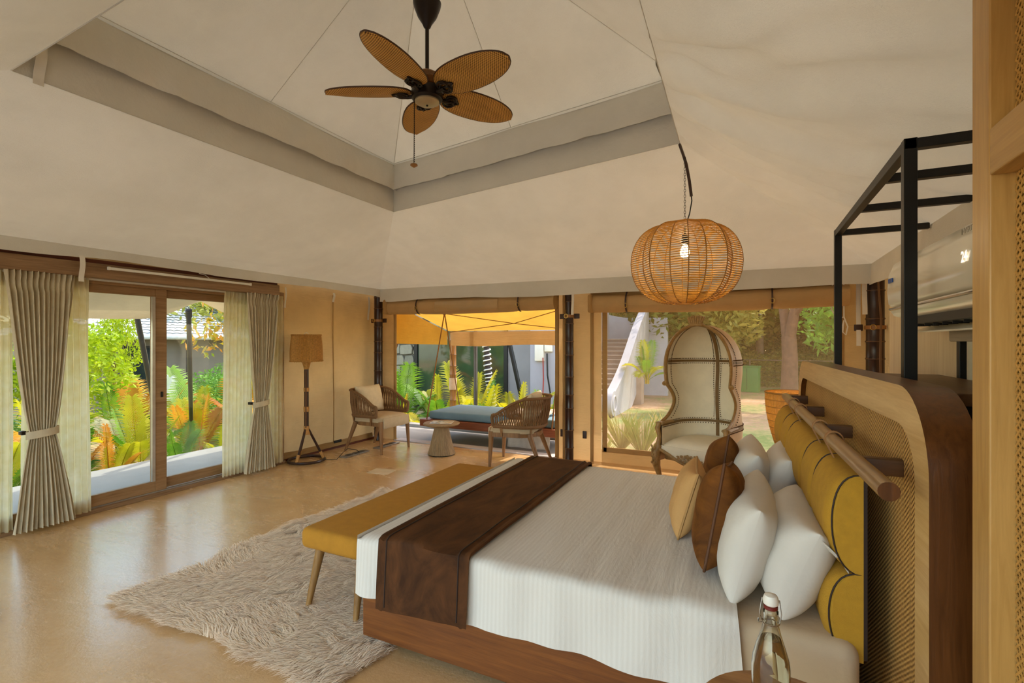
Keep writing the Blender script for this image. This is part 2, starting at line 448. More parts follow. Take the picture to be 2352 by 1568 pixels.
# ------------------------------------------------------------ walls
def cwall(x0, x1, z0, z1, axis, pos, s=0, nu=24, nv=24, amp=.010):
    def f(u, v):
        a = x0+(x1-x0)*u; z = z0+(z1-z0)*v
        d = (nz(a*1.2+s, z*4, s)*amp + nz(a*5+s, z*1.2, s*2)*amp*.6)*min(1, 8*u*(1-u)+.15)
        return (a, pos+d, z) if axis == 'y' else (pos+d, a, z)
    return MB().grid(f, nu, nv)
def drop(o): return o
wl = struct('wall_left', label='tan canvas side wall with horizontal creases beside the sliding door')
obj('canvas_panel', cwall(4.02, YB, .03, 2.16, 'x', XL, 1, 40, 60), M_CANVAS, wl, 70)
obj('canvas_panel', cwall(YF, .92, .0, 2.16, 'x', XL, 2), M_CANVAS, wl, 70)
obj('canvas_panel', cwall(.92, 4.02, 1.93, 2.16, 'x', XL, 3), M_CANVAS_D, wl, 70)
obj('seam', MB().tube([(XL+.012, 4.86+.006*math.sin(z*6), z*2.1) for z in [i/20+.02 for i in range(20)]], .006, 6), M_CANVAS_D, wl)
obj('hem_flap', MB().slab(lambda u, v: (XL+.02+.02*v, 4.0+u*1.6, .09*(1-v)+.012*nz(u*8, v)), 40, 4, (-.004, 0, 0)), M_CANVAS_D, wl, 70)
struct('baseboard_left', MB().bb(XL-.02, XL+.05, YF, YB, 0, .025), M_REDWOOD, smooth=0)
wb = struct('wall_back', label='tan canvas back wall around two large openings')
obj('canvas_panel', cwall(XL, -4.60, 0, 2.15, 'y', YB, 5, 12), M_CANVAS, wb, 70)
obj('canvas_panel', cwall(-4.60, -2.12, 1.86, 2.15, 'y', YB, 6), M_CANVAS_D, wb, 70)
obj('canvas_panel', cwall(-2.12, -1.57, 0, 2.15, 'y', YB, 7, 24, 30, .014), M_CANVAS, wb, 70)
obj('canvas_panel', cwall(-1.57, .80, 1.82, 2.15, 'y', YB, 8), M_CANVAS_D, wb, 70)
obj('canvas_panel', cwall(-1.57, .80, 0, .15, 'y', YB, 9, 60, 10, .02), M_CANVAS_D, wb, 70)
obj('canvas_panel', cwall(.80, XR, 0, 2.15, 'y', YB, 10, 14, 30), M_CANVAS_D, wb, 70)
for x, w in ((-4.60, .05), (-2.12, .05), (-2.03, .035), (-1.68, .04)):          # rolled vertical edges of the openings
    obj('edge_roll', MB().tube([(x+.006*nz(z*.35, x*3), YB-.03, z*.105) for z in range(21)], w*.5, 8, sq=(1, .7)), M_CANVAS_D, wb)
wr = struct('wall_right', label='pale wooden board wall behind the air conditioner')
M_BOARD = M_wood('pale_board', 'cdb084', 'e2cba2', 'z', .8, .5)
obj('board', MB().bb(.84, .88, YF, 4.05, 0, 1.79), M_BOARD, wr, 0)
obj('canvas_return', cwall(.88, XR, 0, 1.79, 'y', 4.04, 17, 6), M_CANVAS_D, wr, 70)
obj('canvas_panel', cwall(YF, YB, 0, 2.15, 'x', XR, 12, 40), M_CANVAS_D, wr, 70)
wf = struct('wall_front', label='tan canvas wall behind the viewer')  # unseen side, left wide open to let more sky light in
obj('canvas_panel', cwall(XL, -4.7, 0, 2.16, 'y', YF, 13, 10), M_CANVAS, wf, 70)
obj('canvas_panel', cwall(-4.7, .4, 2.1, 2.16, 'y', YF, 15), M_CANVAS, wf, 70)
obj('canvas_panel', cwall(.4, XR, 0, 2.16, 'y', YF, 16, 10), M_CANVAS, wf, 70)

# mosquito-mesh window in the back wall
def mesh_mat():
    t = NT('mosquito_mesh'); tr = t.n('ShaderNodeBsdfTransparent'); df = t.n('ShaderNodeBsdfTranslucent'); d2 = t.n('ShaderNodeBsdfDiffuse')
    df.inputs[0].default_value = hexc('c9a77c'); d2.inputs[0].default_value = hexc('b08e64')
    m1 = t.n('ShaderNodeMixShader'); m1.inputs[0].default_value = .5; t.l(df.outputs[0], m1.inputs[1]); t.l(d2.outputs[0], m1.inputs[2])
    m2 = t.n('ShaderNodeMixShader'); v = t.coord((1, 1, 1)); f = t.ramp(t.noise(v, 900, 2), [(.3, (.16,)*3), (.7, (.36,)*3)])
    t.l(f, m2.inputs[0]); t.l(tr.outputs[0], m2.inputs[1]); t.l(m1.outputs[0], m2.inputs[2]); t.l(m2.outputs[0], t.out.inputs['Surface'])
    return t.m
w2 = struct('window_2', label='wide mosquito mesh window with canvas border')
obj('mesh_screen', MB().grid(lambda u, v: (-1.56+2.36*u, YB+.004, .14+1.70*v), 12, 12), mesh_mat(), w2)
fr = MB(); fr.rbox((-1.53, YB-.012, .98), (.06, .02, 1.72), .006); fr.rbox((.79, YB-.012, .98), (.06, .02, 1.72), .006)
fr.rbox((-.37, YB-.012, .155), (2.36, .02, .06), .006)
obj('canvas_border', fr, M_CANVAS_D, w2)
w1 = struct('window_1', label='open canvas doorway towards the swing bed')
obj('sill', MB().bb(-4.60, -2.12, YB-.06, YB+.10, 0, .012), M_GREYC, w1, 0)

# ------------------------------------------------------------ sliding glass door in the left wall
d1 = struct('door_1', label='brown wooden sliding glass door onto the terrace')
DX = -4.93
f = MB(); f.bb(DX-.09, DX+.03, .92, 4.02, 1.90, 1.99); obj('head_jamb', f, M_DOORWOOD, d1, 0, .004)
obj('side_jamb', MB().bb(DX-.09, DX+.03, .92, 1.00, 0, 1.9), M_DOORWOOD, d1, 0, .004)
obj('side_jamb', MB().bb(DX-.09, DX+.03, 3.94, 4.02, 0, 1.9), M_DOORWOOD, d1, 0, .004)
M_TRACK = M_plain('grey_track', 'a8a29a', .3, .7)
tk = obj('threshold', MB().bb(DX-.10, DX+.06, .92, 4.02, 0, .035), M_PELMET, d1, 0, .004)
obj('rail_track', MB().bb(DX+.015, DX+.025, 1.0, 3.94, .035, .045), M_TRACK, tk, 0)
M_PANE = M_glass('window_glass', 'f6faf8', thin=.7)
def sash(y0, y1, dx, metal_side):
    m = MB(); w = .10
    m.bb(dx-.02, dx+.02, y0, y0+w, .045, 1.90); m.bb(dx-.02, dx+.02, y1-w, y1, .045, 1.90)
    m.bb(dx-.02, dx+.02, y0+w, y1-w, .045, .14); m.bb(dx-.02, dx+.02, y0+w, y1-w, 1.83, 1.90)
    s = obj('sliding_panel', m, M_DOORWOOD, d1, 0, .004)
    obj('pane', MB().bb(dx-.003, dx+.003, y0+w-.01, y1-w+.01, .13, 1.84), M_PANE, s, 0)
    return s
sa = sash(1.35, 2.74, DX+.0, 1); sb = sash(2.64, 3.94, DX-.045, 0); sc_ = sash(.95, 1.5, DX-.045, 0)
obj('edge_channel', MB().bb(DX+.004, DX+.028, 2.612, 2.638, .14, 1.83), M_TRACK, sa, 0)
obj('lock', MB().rbox((DX+.023, 2.695, .93), (.008, .022, .05), .004), M_BLACK, sa)
tr1 = struct('trim_1', MB().rbox((-4.79, 2.18, 1.993), (.10, 3.30, .115), .006), M_PELMET, None, label='long brown wooden curtain pelmet')
obj('pelmet_top', MB().bb(-4.97, -4.78, .53, 3.83, 2.052, 2.085), M_REDWOOD, tr1, 0)
obj('curtain_rail', MB().bb(-4.90, -4.87, .55, 3.90, 1.925, 1.945), M_WHITEP, tr1, 0)

# ------------------------------------------------------------ bamboo poles of the tent
M_BAMBOO = M_wood('dark_bamboo', '1f1009', '43261a', 'z', 1.0, .32, .5, 40)
M_NODE = M_plain('bamboo_node', '6b4a30', .5)
def bamboo(loc, h, r, lab, strapz=1.72, cat='pole', mat=None, nodes=None):
    t = thing('bamboo_pole', lab, cat, loc, 0, 'bamboo tent poles')
    zs = [0]; k = 0
    while zs[-1] < h-.12: zs.append(zs[-1]+.16+.05*((k*7) % 3)); k += 1
    pts = []; rr = []
    for z in zs:
        pts += [(0,0,max(0, z-.012)), (0,0,z), (0,0,min(h, z+.012))]; rr += [r*.97, r*1.05, r*.97]
    pts.append((0,0,h)); rr.append(r*.95)
    c = obj('culm', MB().tube(pts[1:], rr[1:], 14), mat or M_BAMBOO, t, 60)
    nm = MB()
    for z in zs[1:]:
        if z < h-.02: obj('node_ring', MB().tube([(r*1.03*math.cos(a*PI/8), r*1.03*math.sin(a*PI/8), z) for a in range(16)], .0035, 5, True), M_NODE, c)
    if strapz:
        s = obj('strap', MB().lathe([(r*1.12, -.018), (r*1.12, .018)], 20, (0,0,strapz), caps=False), M_TANLEATHER, t)
        obj('tab', MB().rbox((-r*1.7, .01, strapz), (.07, .012, .06), .005), M_LEATHER, s)
        obj('tab', MB().rbox((r*1.7, .01, strapz), (.07, .012, .06), .005), M_LEATHER, s)
        obj('buckle', MB().tube([(-r*.4+.022*math.cos(a*PI/6), -r*1.18, strapz+.024*math.sin(a*PI/6)) for a in range(12)], .004, 6, True), M_BRASS, s)
    return t
bamboo((-4.83, 5.56, 0), 2.10, .062, 'dark bamboo pole in the canvas corner behind the left armchair')
bamboo((-1.93, 5.56, 0), 2.08, .052, 'dark bamboo pole between the open doorway and the mesh window')
bamboo((1.047, 5.57, 0), 2.10, .075, 'dark bamboo pole in the corner beyond the headboard', 1.55)
for i, (x, z) in enumerate(((-2.05, .31), (-1.77, .31))):
    o = obj('vent_tab', MB().rbox((x, YB-.03, z), (.05, .012, .09), .012), M_LEATHER, wb)

# ------------------------------------------------------------ rolled-up blinds
def roll(x0, x1, zc, ry, rz, lab, straps, ytop=2.12, y=YB-.13):
    t = thing('rolled_blind', lab, 'blind', (x0, y, zc), 0, 'rolled canvas blinds')
    L = x1-x0; n = 60
    def f(u, v):
        g = v*2*PI; k = 1 + .03*nz(u*L*2.5, math.cos(g)*1.2, math.sin(g)*1.2)
        pin = min([1]+[1-.10*math.exp(-((u*L-s)/.05)**2) for s in straps])
        sag = -.02*math.sin(u*PI)
        return (u*L, math.cos(g)*ry*k*pin, math.sin(g)*rz*k*pin+sag)
    m = MB().grid(f, n, 20, cv=True)
    m.f.append(tuple(range(20))); m.f.append(tuple(reversed(range((n-1)*20, n*20))))
    obj('roll', m, M_CANVAS, t, 50)
    obj('end_flap', MB().rbox((.01, -.02, 0), (.05, ry*2.1, rz*2.1), .03), M_CANVAS_D, t)
    obj('hanging_panel', MB().slab(lambda u, v: (u*L, .06+.01*nz(u*6, v), rz*.6+v*(ytop-zc-rz*.6)), 20, 4, (0, .004, 0)), M_CANVAS_D, t)
    for s in straps:
        pts = [(s, .05, ytop-zc-.02), (s, -.02, rz+.03)] + [(s, -math.cos(a)*(ry+.012), math.sin(a)*(rz+.012)) for a in [R(70-i*16) for i in range(11)]]
        st = obj('strap', MB().tube(pts, .012, 4, sq=(.35, 1)), M_LEATHER, t)
        obj('buckle', MB().tube([(s+.02*math.cos(a*PI/5), -ry-.025, -rz*.35+.024*math.sin(a*PI/5)) for a in range(10)], .0035, 5, True), M_BRASS, st)
    return t
r1 = roll(-4.64, -2.10, 1.905, .085, .10, 'rolled tan canvas blind above the open doorway', (.55, 2.08))
def M_pvc():
    return M_plain('clear_vinyl', 'b99766', .22, 0, .06, 6, .3, 20, coat=.6)
obj('vinyl_pane', MB().grid(lambda u, v: (.85+.95*u, -.089*math.cos(R(-40+75*v))-.004, .103*math.sin(R(-40+75*v))-.014), 20, 8), M_pvc(), r1)
roll(-1.66, .84, 1.855, .085, .10, 'rolled tan canvas blind above the mesh window behind the pendant lamp', (.42, 1.86))
# ------------------------------------------------------------ curtains
M_DRAPE = M_plain('linen_drape', 'cfc0a2', .85, 0, .08, 12, .25, 260, .12)
def sheer_mat():
    t = NT('sheer_voile'); tr = t.n('ShaderNodeBsdfTransparent'); tl = t.n('ShaderNodeBsdfTranslucent'); df = t.n('ShaderNodeBsdfDiffuse')
    v = t.coord((1, 1, 1)); c = t.ramp(t.noise(v, 14, 3), [(.3, hexc('f2e6bd')), (.7, hexc('fbf4dc'))])
    t.l(c, tl.inputs[0]); t.l(c, df.inputs[0])
    m1 = t.n('ShaderNodeMixShader'); m1.inputs[0].default_value = .4; t.l(tl.outputs[0], m1.inputs[1]); t.l(df.outputs[0], m1.inputs[2])
    m2 = t.n('ShaderNodeMixShader'); m2.inputs[0].default_value = .93; t.l(tr.outputs[0], m2.inputs[1]); t.l(m1.outputs[0], m2.inputs[2])
    t.l(m2.outputs[0], t.out.inputs['Surface']); return t.m
M_SHEER = sheer_mat()
def drape(name, lab, cat, x, ytop, ybot, folds, amp, ztop=1.94, zbot=.03, tie=None, mat=None, seed=0, nu=150, nz_=50, head=True, group=None):
    """pleated curtain hanging in the plane x; tie = (z, y_centre, half_width)"""
    y0 = (ytop[0]+ytop[1])/2
    t = thing(name, lab, cat, (x, y0, 0), 0, group)
    def ext(z):
        q = (z-zbot)/(ztop-zbot)
        a = ybot[0]+(ytop[0]-ybot[0])*q; b = ybot[1]+(ytop[1]-ybot[1])*q
        if tie:
            tz, tc, tw = tie
            if z > tz: k = ((z-tz)/(ztop-tz)); k = k**.75; a = (tc-tw)+(ytop[0]-tc+tw)*k; b = (tc+tw)+(ytop[1]-tc-tw)*k
            else: k = ((tz-z)/(tz-zbot))**.8; a = (tc-tw)+(ybot[0]-tc+tw)*k; b = (tc+tw)+(ybot[1]-tc-tw)*k
        return a, b
    def f(u, v):
        z = zbot+(ztop-zbot)*v; a, b = ext(z)
        uu = u + .012*nz(u*9+seed, z*1.2, seed)
        ph = uu*folds*2*PI
        A = amp*(.75+.5*nz(u*7, seed, z*.7))
        if tie: A *= .55+.45*min(1, abs(z-tie[0])/.5)
        if head and z > ztop-.10: A *= 1.0
        sx = math.sin(ph); sx = math.copysign(abs(sx)**.7, sx)
        if head and z > ztop-.12 and z < ztop-.07: A *= .55
        yy = a+(b-a)*uu + .25*A*math.sin(2*ph)
        return (sx*A, yy-y0, z)
    obj('cloth', MB().grid(f, nu, nz_), mat, t, 80)
    if tie:
        tz, tc, tw = tie; n = 20
        ti = obj('tieback', MB().grid(lambda u, v: ((amp*.75+.015)*math.cos(2*PI*u), tc-y0+(tw+.022)*math.sin(2*PI*u), tz-.028+.056*v+.012*math.sin(2*PI*u)), n, 3, cu=True), M_DRAPE, t)
        obj('tie_hook', MB().rbox((-.03, tc-y0-tw-.03, tz+.01), (.05, .03, .03), .006), M_DARKMETAL, ti)
    return t
GC = 'curtains at the sliding door'
drape('sheer_curtain', 'cream sheer curtain at the far left edge of the door', 'curtain', -4.87, (1.30,1.66), (1.25,1.66), 9, .025, mat=M_SHEER, seed=1)
drape('drape_curtain', 'beige pleated drape tied back on the near side of the sliding door', 'curtain', -4.77, (1.58,1.98), (1.62,1.99), 12, .038, tie=(.74, 1.79, .075), mat=M_DRAPE, seed=2)
drape('sheer_curtain', 'yellowish sheer curtain hanging right of the near tied drape', 'curtain', -4.86, (1.70,2.11), (1.70,2.13), 10, .022, mat=M_SHEER, seed=3)
drape('sheer_curtain', 'cream sheer curtain hanging left of the far tied drape', 'curtain', -4.86, (3.26,3.60), (3.24,3.56), 8, .024, mat=M_SHEER, seed=4)
drape('drape_curtain', 'beige pleated drape tied back on the far side of the sliding door', 'curtain', -4.77, (3.45,3.84), (3.42,3.80), 12, .038, tie=(.75, 3.62, .075), mat=M_DRAPE, seed=5)
drape('sheer_curtain', 'cream sheer curtain beside the canvas wall and floor lamp', 'curtain', -4.86, (3.70,3.98), (3.68,3.97), 6, .03, mat=M_DRAPE if False else M_SHEER, seed=6)

# LED batten on the pelmet, hanging tapes
lt = thing('tube_light', 'slim white LED batten fixed along the pelmet', 'light', (-4.735, 2.83, 2.02))
obj('housing', MB().rbox((0,0,0), (.022, 1.26, .022), .005), M_WHITEP, lt)
obj('end_cap', MB().rbox((0,-.635,0), (.026, .02, .028), .004), M_WHITEP, lt); obj('end_cap', MB().rbox((0,.635,0), (.026, .02, .028), .004), M_WHITEP, lt)
obj('lead', MB().tube([(0,.2,.012),(.004,.16,.04),(0,.1,.05)], .003, 6), M_WHITEP, lt)
def tape(loc, L, lab, w=.03, ax='y', curl=.01):
    d = (0, w) if ax == 'y' else (w, 0)
    def f(u, v):
        c = curl*math.sin(v*5)
        return (d[0]*(u-.5)+(c if ax == 'y' else 0), d[1]*(u-.5)+(c if ax == 'x' else 0), -L*v)
    m = MB().slab(f, 3, 12, (.002, 0, 0) if ax == 'y' else (0, .002, 0))
    o = obj('webbing_tape', m, M_TAPE, loc=loc); return tag(o, lab, 'tape', 'loose white webbing tapes')
tape((-4.70, 2.0, 2.09), .20, 'white webbing tape over the pelmet above the near drape', .035, curl=.012)
tape((-4.94, 4.07, 2.06), .24, 'white webbing tape at the top of the canvas beside the far curtain', .02)
tape((-4.94, 4.82, 2.06), .12, 'short white webbing tape in the middle of the canvas wall', .035)
tape((-4.94, 5.48, 2.06), .33, 'white webbing tape beside the corner bamboo pole', .03)
tape((-1.86, 5.47, 2.02), .29, 'white webbing tape hanging in front of the middle bamboo pole', .03, 'x')
tape((.92, 5.58, 2.0), .62, 'long white webbing tape beside the far corner bamboo pole', .035, 'x')
tape((.96, 5.53, 2.0), .33, 'shorter white webbing tape overlapping the long tape in the far corner', .04, 'x')
tape((-3.28, 1.22, 2.98), .24, 'white webbing tape hanging from the ceiling ring corner', .045, 'y', .02)
kn = MB(); kn.tube([(0,0,0),(0,-.005,-.25),(.0,-.01,-.33)], .008, 4, sq=(1, .3)); kn.tube([(-.09,0,-.02),(-.1,-.01,-.25),(-.06,-.015,-.34),(0,-.01,-.33)], .008, 4, sq=(1,.3))
kn.tube([(0,-.01,-.33),(.03,-.01,-.42),(.015,-.01,-.5),(-.01,-.01,-.47),(.0,-.01,-.36),(-.03,-.01,-.5)], .008, 4, sq=(1,.3))
tag(obj('tie_cord', kn, M_TAPE, loc=(.80, 5.55, 1.98)), 'knotted cream tie cord on the canvas right of the mesh window', 'cord')

# ------------------------------------------------------------ fan
M_FANW = M_weave('fan_wicker', 'a06a28', 'e6b05a', 430, 330, 'xy', '2e1606')
fan = thing('ceiling_fan', 'five-blade wicker ceiling fan with pull chain under the tent peak', 'fan', (-1.86, 2.60, 3.02))
cn = obj('canopy', MB().lathe([(.012,.40),(.022,.41),(.03,.43),(.062,.48),(.085,.54),(.09,.565),(.07,.58),(.012,.585)], 24), M_DARKMETAL, fan)
obj('hanger_tube', MB().tube([(0,0,.58),(0,0,1.21)], .011, 10), M_WHITEP, cn)
obj('downrod', MB().tube([(0,0,.06),(0,0,.42)], .0125, 12), M_DARKMETAL, fan)
M_MOTOR = M_wood('motor_wood', '5a3510', '8a5a20', 'x', 1, .4)
obj('motor_housing', MB().lathe([(.02,.12),(.06,.115),(.105,.085),(.115,.05),(.10,.02),(.05,.012)], 28), M_MOTOR, fan)
hb = obj('hub', MB().lathe([(.05,.02),(.095,.015),(.10,-.005),(.097,-.05),(.085,-.062),(.03,-.063)], 28), M_DARKMETAL, fan)
obj('cap', MB().lathe([(.078,-.06),(.078,-.07),(.055,-.083),(.02,-.088),(.004,-.088)], 28), M_plain('cap_champagne', 'b7a582', .35, .5, .05), hb)
obj('screw', MB().ball((0,0,-.09), .007), M_DARKMETAL, hb)
def blade_mesh():
    m = MB(); n = 36; L0, L1, Wd = .10, .655, .125
    out = []
    for i in range(n+1):
        t = i/n; x = L0+(L1-L0)*t
        w = Wd*(max(0, 1-abs(2*(t**.85)-1)**2.3))**.52
        out.append((x, max(.004, w)))
    top = [(x, w, 0) for x, w in out]; bot = [(x, -w, 0) for x, w in out]
    poly = [(p[0], p[1]) for p in top] + [(p[0], p[1]) for p in reversed(bot)]
    m.grid(lambda u, v: (out[int(round(u*n))][0], out[int(round(u*n))][1]*(1-2*v), -.004-.012*(1-(1-2*v)**2)), n+1, 9, flip=True)
    m.grid(lambda u, v: (out[int(round(u*n))][0], out[int(round(u*n))][1]*(1-2*v), .004-.012*(1-(1-2*v)**2)), n+1, 9)
    rim = [(x, w, 0) for x, w in out] + [(x, -w, 0) for x, w in reversed(out)]
    return mesh('blade', m, 60), mesh('blade_rim', MB().tube(rim, .005, 6, True), 60)
bm_, rm_ = blade_mesh(); bm_.materials.append(M_FANW); rm_.materials.append(M_plain('rim_cane', '4a2a0c', .5))
def iron():
    m = MB()
    m.tube([(.085,0,-.03),(.13,0,-.034),(.155,0,-.03)], .012, 8)
    for sy in (-1, 1): m.tube([(.15+.035*math.cos(a)+.01, sy*.024+.026*math.sin(a), -.026) for a in [2*PI*i/14 for i in range(14)]], .0075, 6, True)
    m.tube([(.12,0,-.03),(.16,.035,-.026),(.20,.015,-.022),(.225,0,-.02)], .008, 6); m.tube([(.12,0,-.03),(.16,-.035,-.026),(.20,-.015,-.022),(.225,0,-.02)], .008, 6)
    m.ball((.20,.02,-.024), .008); m.ball((.20,-.02,-.024), .008)
    return mesh('blade_iron', m, 50)
im_ = iron(); im_.materials.append(M_DARKMETAL)
for k in range(5):
    ang = R(205+72*k)
    b = obj('blade', bm_, None, fan); b.rotation_euler = (R(-13), 0, ang)
    obj('rim', rm_, None, b)
    i_ = obj('blade_iron', im_, None, b)
ch = MB(); ch.tube([(-.07,-.04,-.05),(-.072,-.042,-.46)], .0025, 6)
for q in range(30): ch.ball((-.07,-.041,-.06-q*.0135), .0042, 6, 4)
pc = obj('pull_chain', ch, M_DARKMETAL, fan); obj('pull_knob', MB().lathe([(.004,.0),(.022,-.008),(.024,-.016),(.01,-.026),(.003,-.03)], 14, (-.072,-.042,-.46)), M_TANLEATHER, pc)

# ------------------------------------------------------------ pendant
pend = thing('pendant_lamp', 'large pumpkin-shaped woven rattan pendant lamp on a chain', 'lamp', (-.40, 3.55, 1.954))
M_RAT = M_plain('lamp_rattan', 'd09a3e', .5, 0, .2, 30, 0, 60, .25, tcol='d8a040')
M_RIB = M_plain('lamp_rib', 'a06c26', .5, 0, .15, 30)
NP = 18; RO, RI, HH = .362, .318, .275
def prof(t):                                         # t 0..1 bottom to top -> radius factor, z
    a = -PI/2*.93 + t*PI*.93
    return max(.17, math.cos(a)**.62), math.sin(a)*HH/math.sin(PI/2*.93)
def ppt(k, t):
    f, z = prof(t); r = (RO if k % 2 == 0 else RI)*f; g = 2*PI*k/NP
    return Vector((r*math.cos(g), r*math.sin(g), z))
for k in range(NP):
    obj('rib', MB().tube([ppt(k, t/20) for t in range(21)], .0035, 5), M_RIB, pend)
    m = MB(); NS = 52
    for s in range(NS+1):
        t = s/NS; a, b = ppt(k, t), ppt(k+1, t)
        jit = .004*nz(s*.9, k)
        a.z += jit; b.z -= jit*.6
        mid = (a+b)/2; mid *= 1; m.tube([a, b], .0034, 4, caps=False)
    stuff(obj('cane_panel', m, M_RAT, pend, 0))
obj('hoop', MB().tube([(.062*math.cos(a), .062*math.sin(a), HH) for a in [2*PI*i/18 for i in range(18)]], .004, 6, True), M_RIB, pend)
obj('hoop', MB().tube([(.062*math.cos(a), .062*math.sin(a), -HH) for a in [2*PI*i/18 for i in range(18)]], .004, 6, True), M_RIB, pend)
obj('spider', MB().tube([(-.062,0,HH),(.062,0,HH)], .004, 6).tube([(0,-.062,HH),(0,.062,HH)], .004, 6), M_DARKMETAL, pend)
cm = MB()
for q in range(24):
    z0 = HH+.01+q*.0185; rr_ = (0.006, .0) if q % 2 else (0., .006)
    cm.tube([(rr_[0]*math.cos(a), rr_[1]*math.cos(a), z0+.011*math.sin(a)+.01) for a in [2*PI*i/8 for i in range(8)]], .0018, 4, True)
obj('chain', cm, M_DARKMETAL, pend)
obj('flex', MB().tube([(.01,0,HH),(.03,0,HH+.06),(.045,0,HH+.15),(.04,0,HH+.2)], .004, 6), M_BLACK, pend)
obj('sleeve', MB().tube([(.042,0,HH+.18),(.03,0,HH+.28),(.01,0,HH+.40),(-.02,.06,HH+.50),(-.055,.17,HH+.61)], .010, 8), M_LEATHER, pend)
obj('lamp_holder', MB().lathe([(.006,HH),(.006,.20),(.02,.195),(.024,.15),(.02,.13)], 14), M_BLACK, pend)
obj('bulb', MB().lathe([(.012,.135),(.018,.12),(.03,.09),(.032,.07),(.024,.048),(.006,.04)], 16), M_emit('bulb_glow', 'ffdf9a', 9), pend)
pl = bpy.data.lights.new('pendant_bulb', 'POINT'); pl.energy = 2.5; pl.color = (1, .84, .58); pl.shadow_soft_size = .04
plo = bpy.data.objects.new('pendant_bulb', pl); COL.objects.link(plo); plo.parent = pend; plo.location = (0, 0, .02)

# ------------------------------------------------------------ floor lamp
fl = thing('floor_lamp', 'wicker drum floor lamp on a bamboo tripod by the canvas wall', 'lamp', (-4.73, 4.19, 0))
M_WICK = M_plain('wicker_shade', 'c48e44', .55, 0, .25, 60, .6, 180, .15)
NR = 76
def shade(u, v):
    g = 2*PI*u; z = 1.185+.315*v; r = .178-.018*v + .02*math.sin(v*PI)*.4
    r += .0035*math.sin(g*NR/1)
    return (r*math.cos(g), r*math.sin(g), z)
sh = obj('shade', MB().grid(shade, NR*4, 14, cu=True), M_WICK, fl, 80)
def braid(z, r, c=M_WICK):
    m = MB()
    for s in (0, PI): m.tube([((r+.004*math.cos(a*20+s))*math.cos(a), (r+.004*math.cos(a*20+s))*math.sin(a), z+.006*math.sin(a*20+s)) for a in [2*PI*i/160 for i in range(160)]], .005, 5, True)
    return m
obj('braided_rim', braid(1.19, .18), M_WICK, sh); obj('braided_rim', braid(1.495, .163), M_WICK, sh)
obj('top_disc', MB().lathe([(.16,1.492),(.05,1.497)], 30, caps=False), M_WICK, sh)
obj('top_loop', MB().tube([(.035*math.cos(a), 0, 1.497+.028*math.sin(a)) for a in [PI*i/8 for i in range(9)]], .003, 5), M_WHITEP, sh)
obj('collar', MB().lathe([(.02,1.07),(.045,1.16),(.05,1.185)], 14), M_WICK, fl)
po = obj('pole', MB().tube([(0,0,.36),(0,0,1.09)], .026, 12), M_BAMBOO, fl)
obj('pole_stripe', MB().tube([(.016,-.022,.40),(.016,-.022,1.08)], .008, 6), M_NODE, po)
M_WRAP = M_plain('cane_wrap', 'b5803e', .5, 0, .2, 60, .6, 140)
for z, h, r0, r1_ in ((.37,.10,.045,.03),(.62,.06,.03,.03),(.85,.045,.03,.03)):
    obj('binding', MB().lathe([(r0,z-h/2),(r1_+.002,z),(r1_,z+h/2)], 14), M_WRAP, fl)
obj('base_hoop', MB().tube([(.20*math.cos(a), .20*math.sin(a), .02) for a in [2*PI*i/40 for i in range(40)]], .017, 8, True), M_BAMBOO, fl)
for k in range(3):
    a = R(-75+120*k); e = Vector((.19*math.cos(a), .19*math.sin(a), .03)); s0 = Vector((.022*math.cos(a), .022*math.sin(a), .38))
    lg = obj('leg', MB().tube([s0, e], .014, 8), M_BAMBOO, fl)
    obj('binding', MB().tube([s0.lerp(e, .78), s0.lerp(e, 1.0)], .018, 8), M_WRAP, lg)
crd = MB().tube([(.19,.10,.02),(.26,.22,.005),(.24,.34,.06),(.22,.44,.085),(.24,.56,.05),(.25,.60,.02)], .004, 6)
obj('power_cord', crd, M_BLACK, fl)

# floor boxes and small floor items
M_GREYM = M_plain('grey_plate', '8b8175', .5, .3, .1)
def fbox(loc, rz, lab):
    t = thing('floor_socket', lab, 'socket', loc, rz, 'floor sockets')
    obj('plate', MB().rbox((0,0,.007), (.11, .42, .012), .003), M_GREYM, t)
    for y in (-.10, .02, .12): obj('cover', MB().rbox((0,y,.014), (.06,.08,.006), .002), M_plain('dark_plate', '3a352f', .5), t)
fbox((-4.48, 4.72, 0), 0, 'grey floor socket plate beside the lamp cord'); fbox((-4.46, 5.30, 0), 0, 'grey floor socket plate behind the left armchair legs')
o = obj('floor_patch', MB().bb(-.13,.13,-.10,.10,0,.002), M_plain('pale_patch', 'dcc9a8', .5), loc=(-3.62, 4.22, 0.0005)); o.rotation_euler = (0,0,R(8)); tag(o, 'pale rectangular tape patch on the cement floor near the rug', 'tape')
o = obj('wall_slot', MB().rbox((0,0,0), (.012,.13,.035), .004), M_BLACK, loc=(XL+.05, 4.90, .09)); tag(o, 'small black vent slot at the bottom of the canvas wall', 'vent')
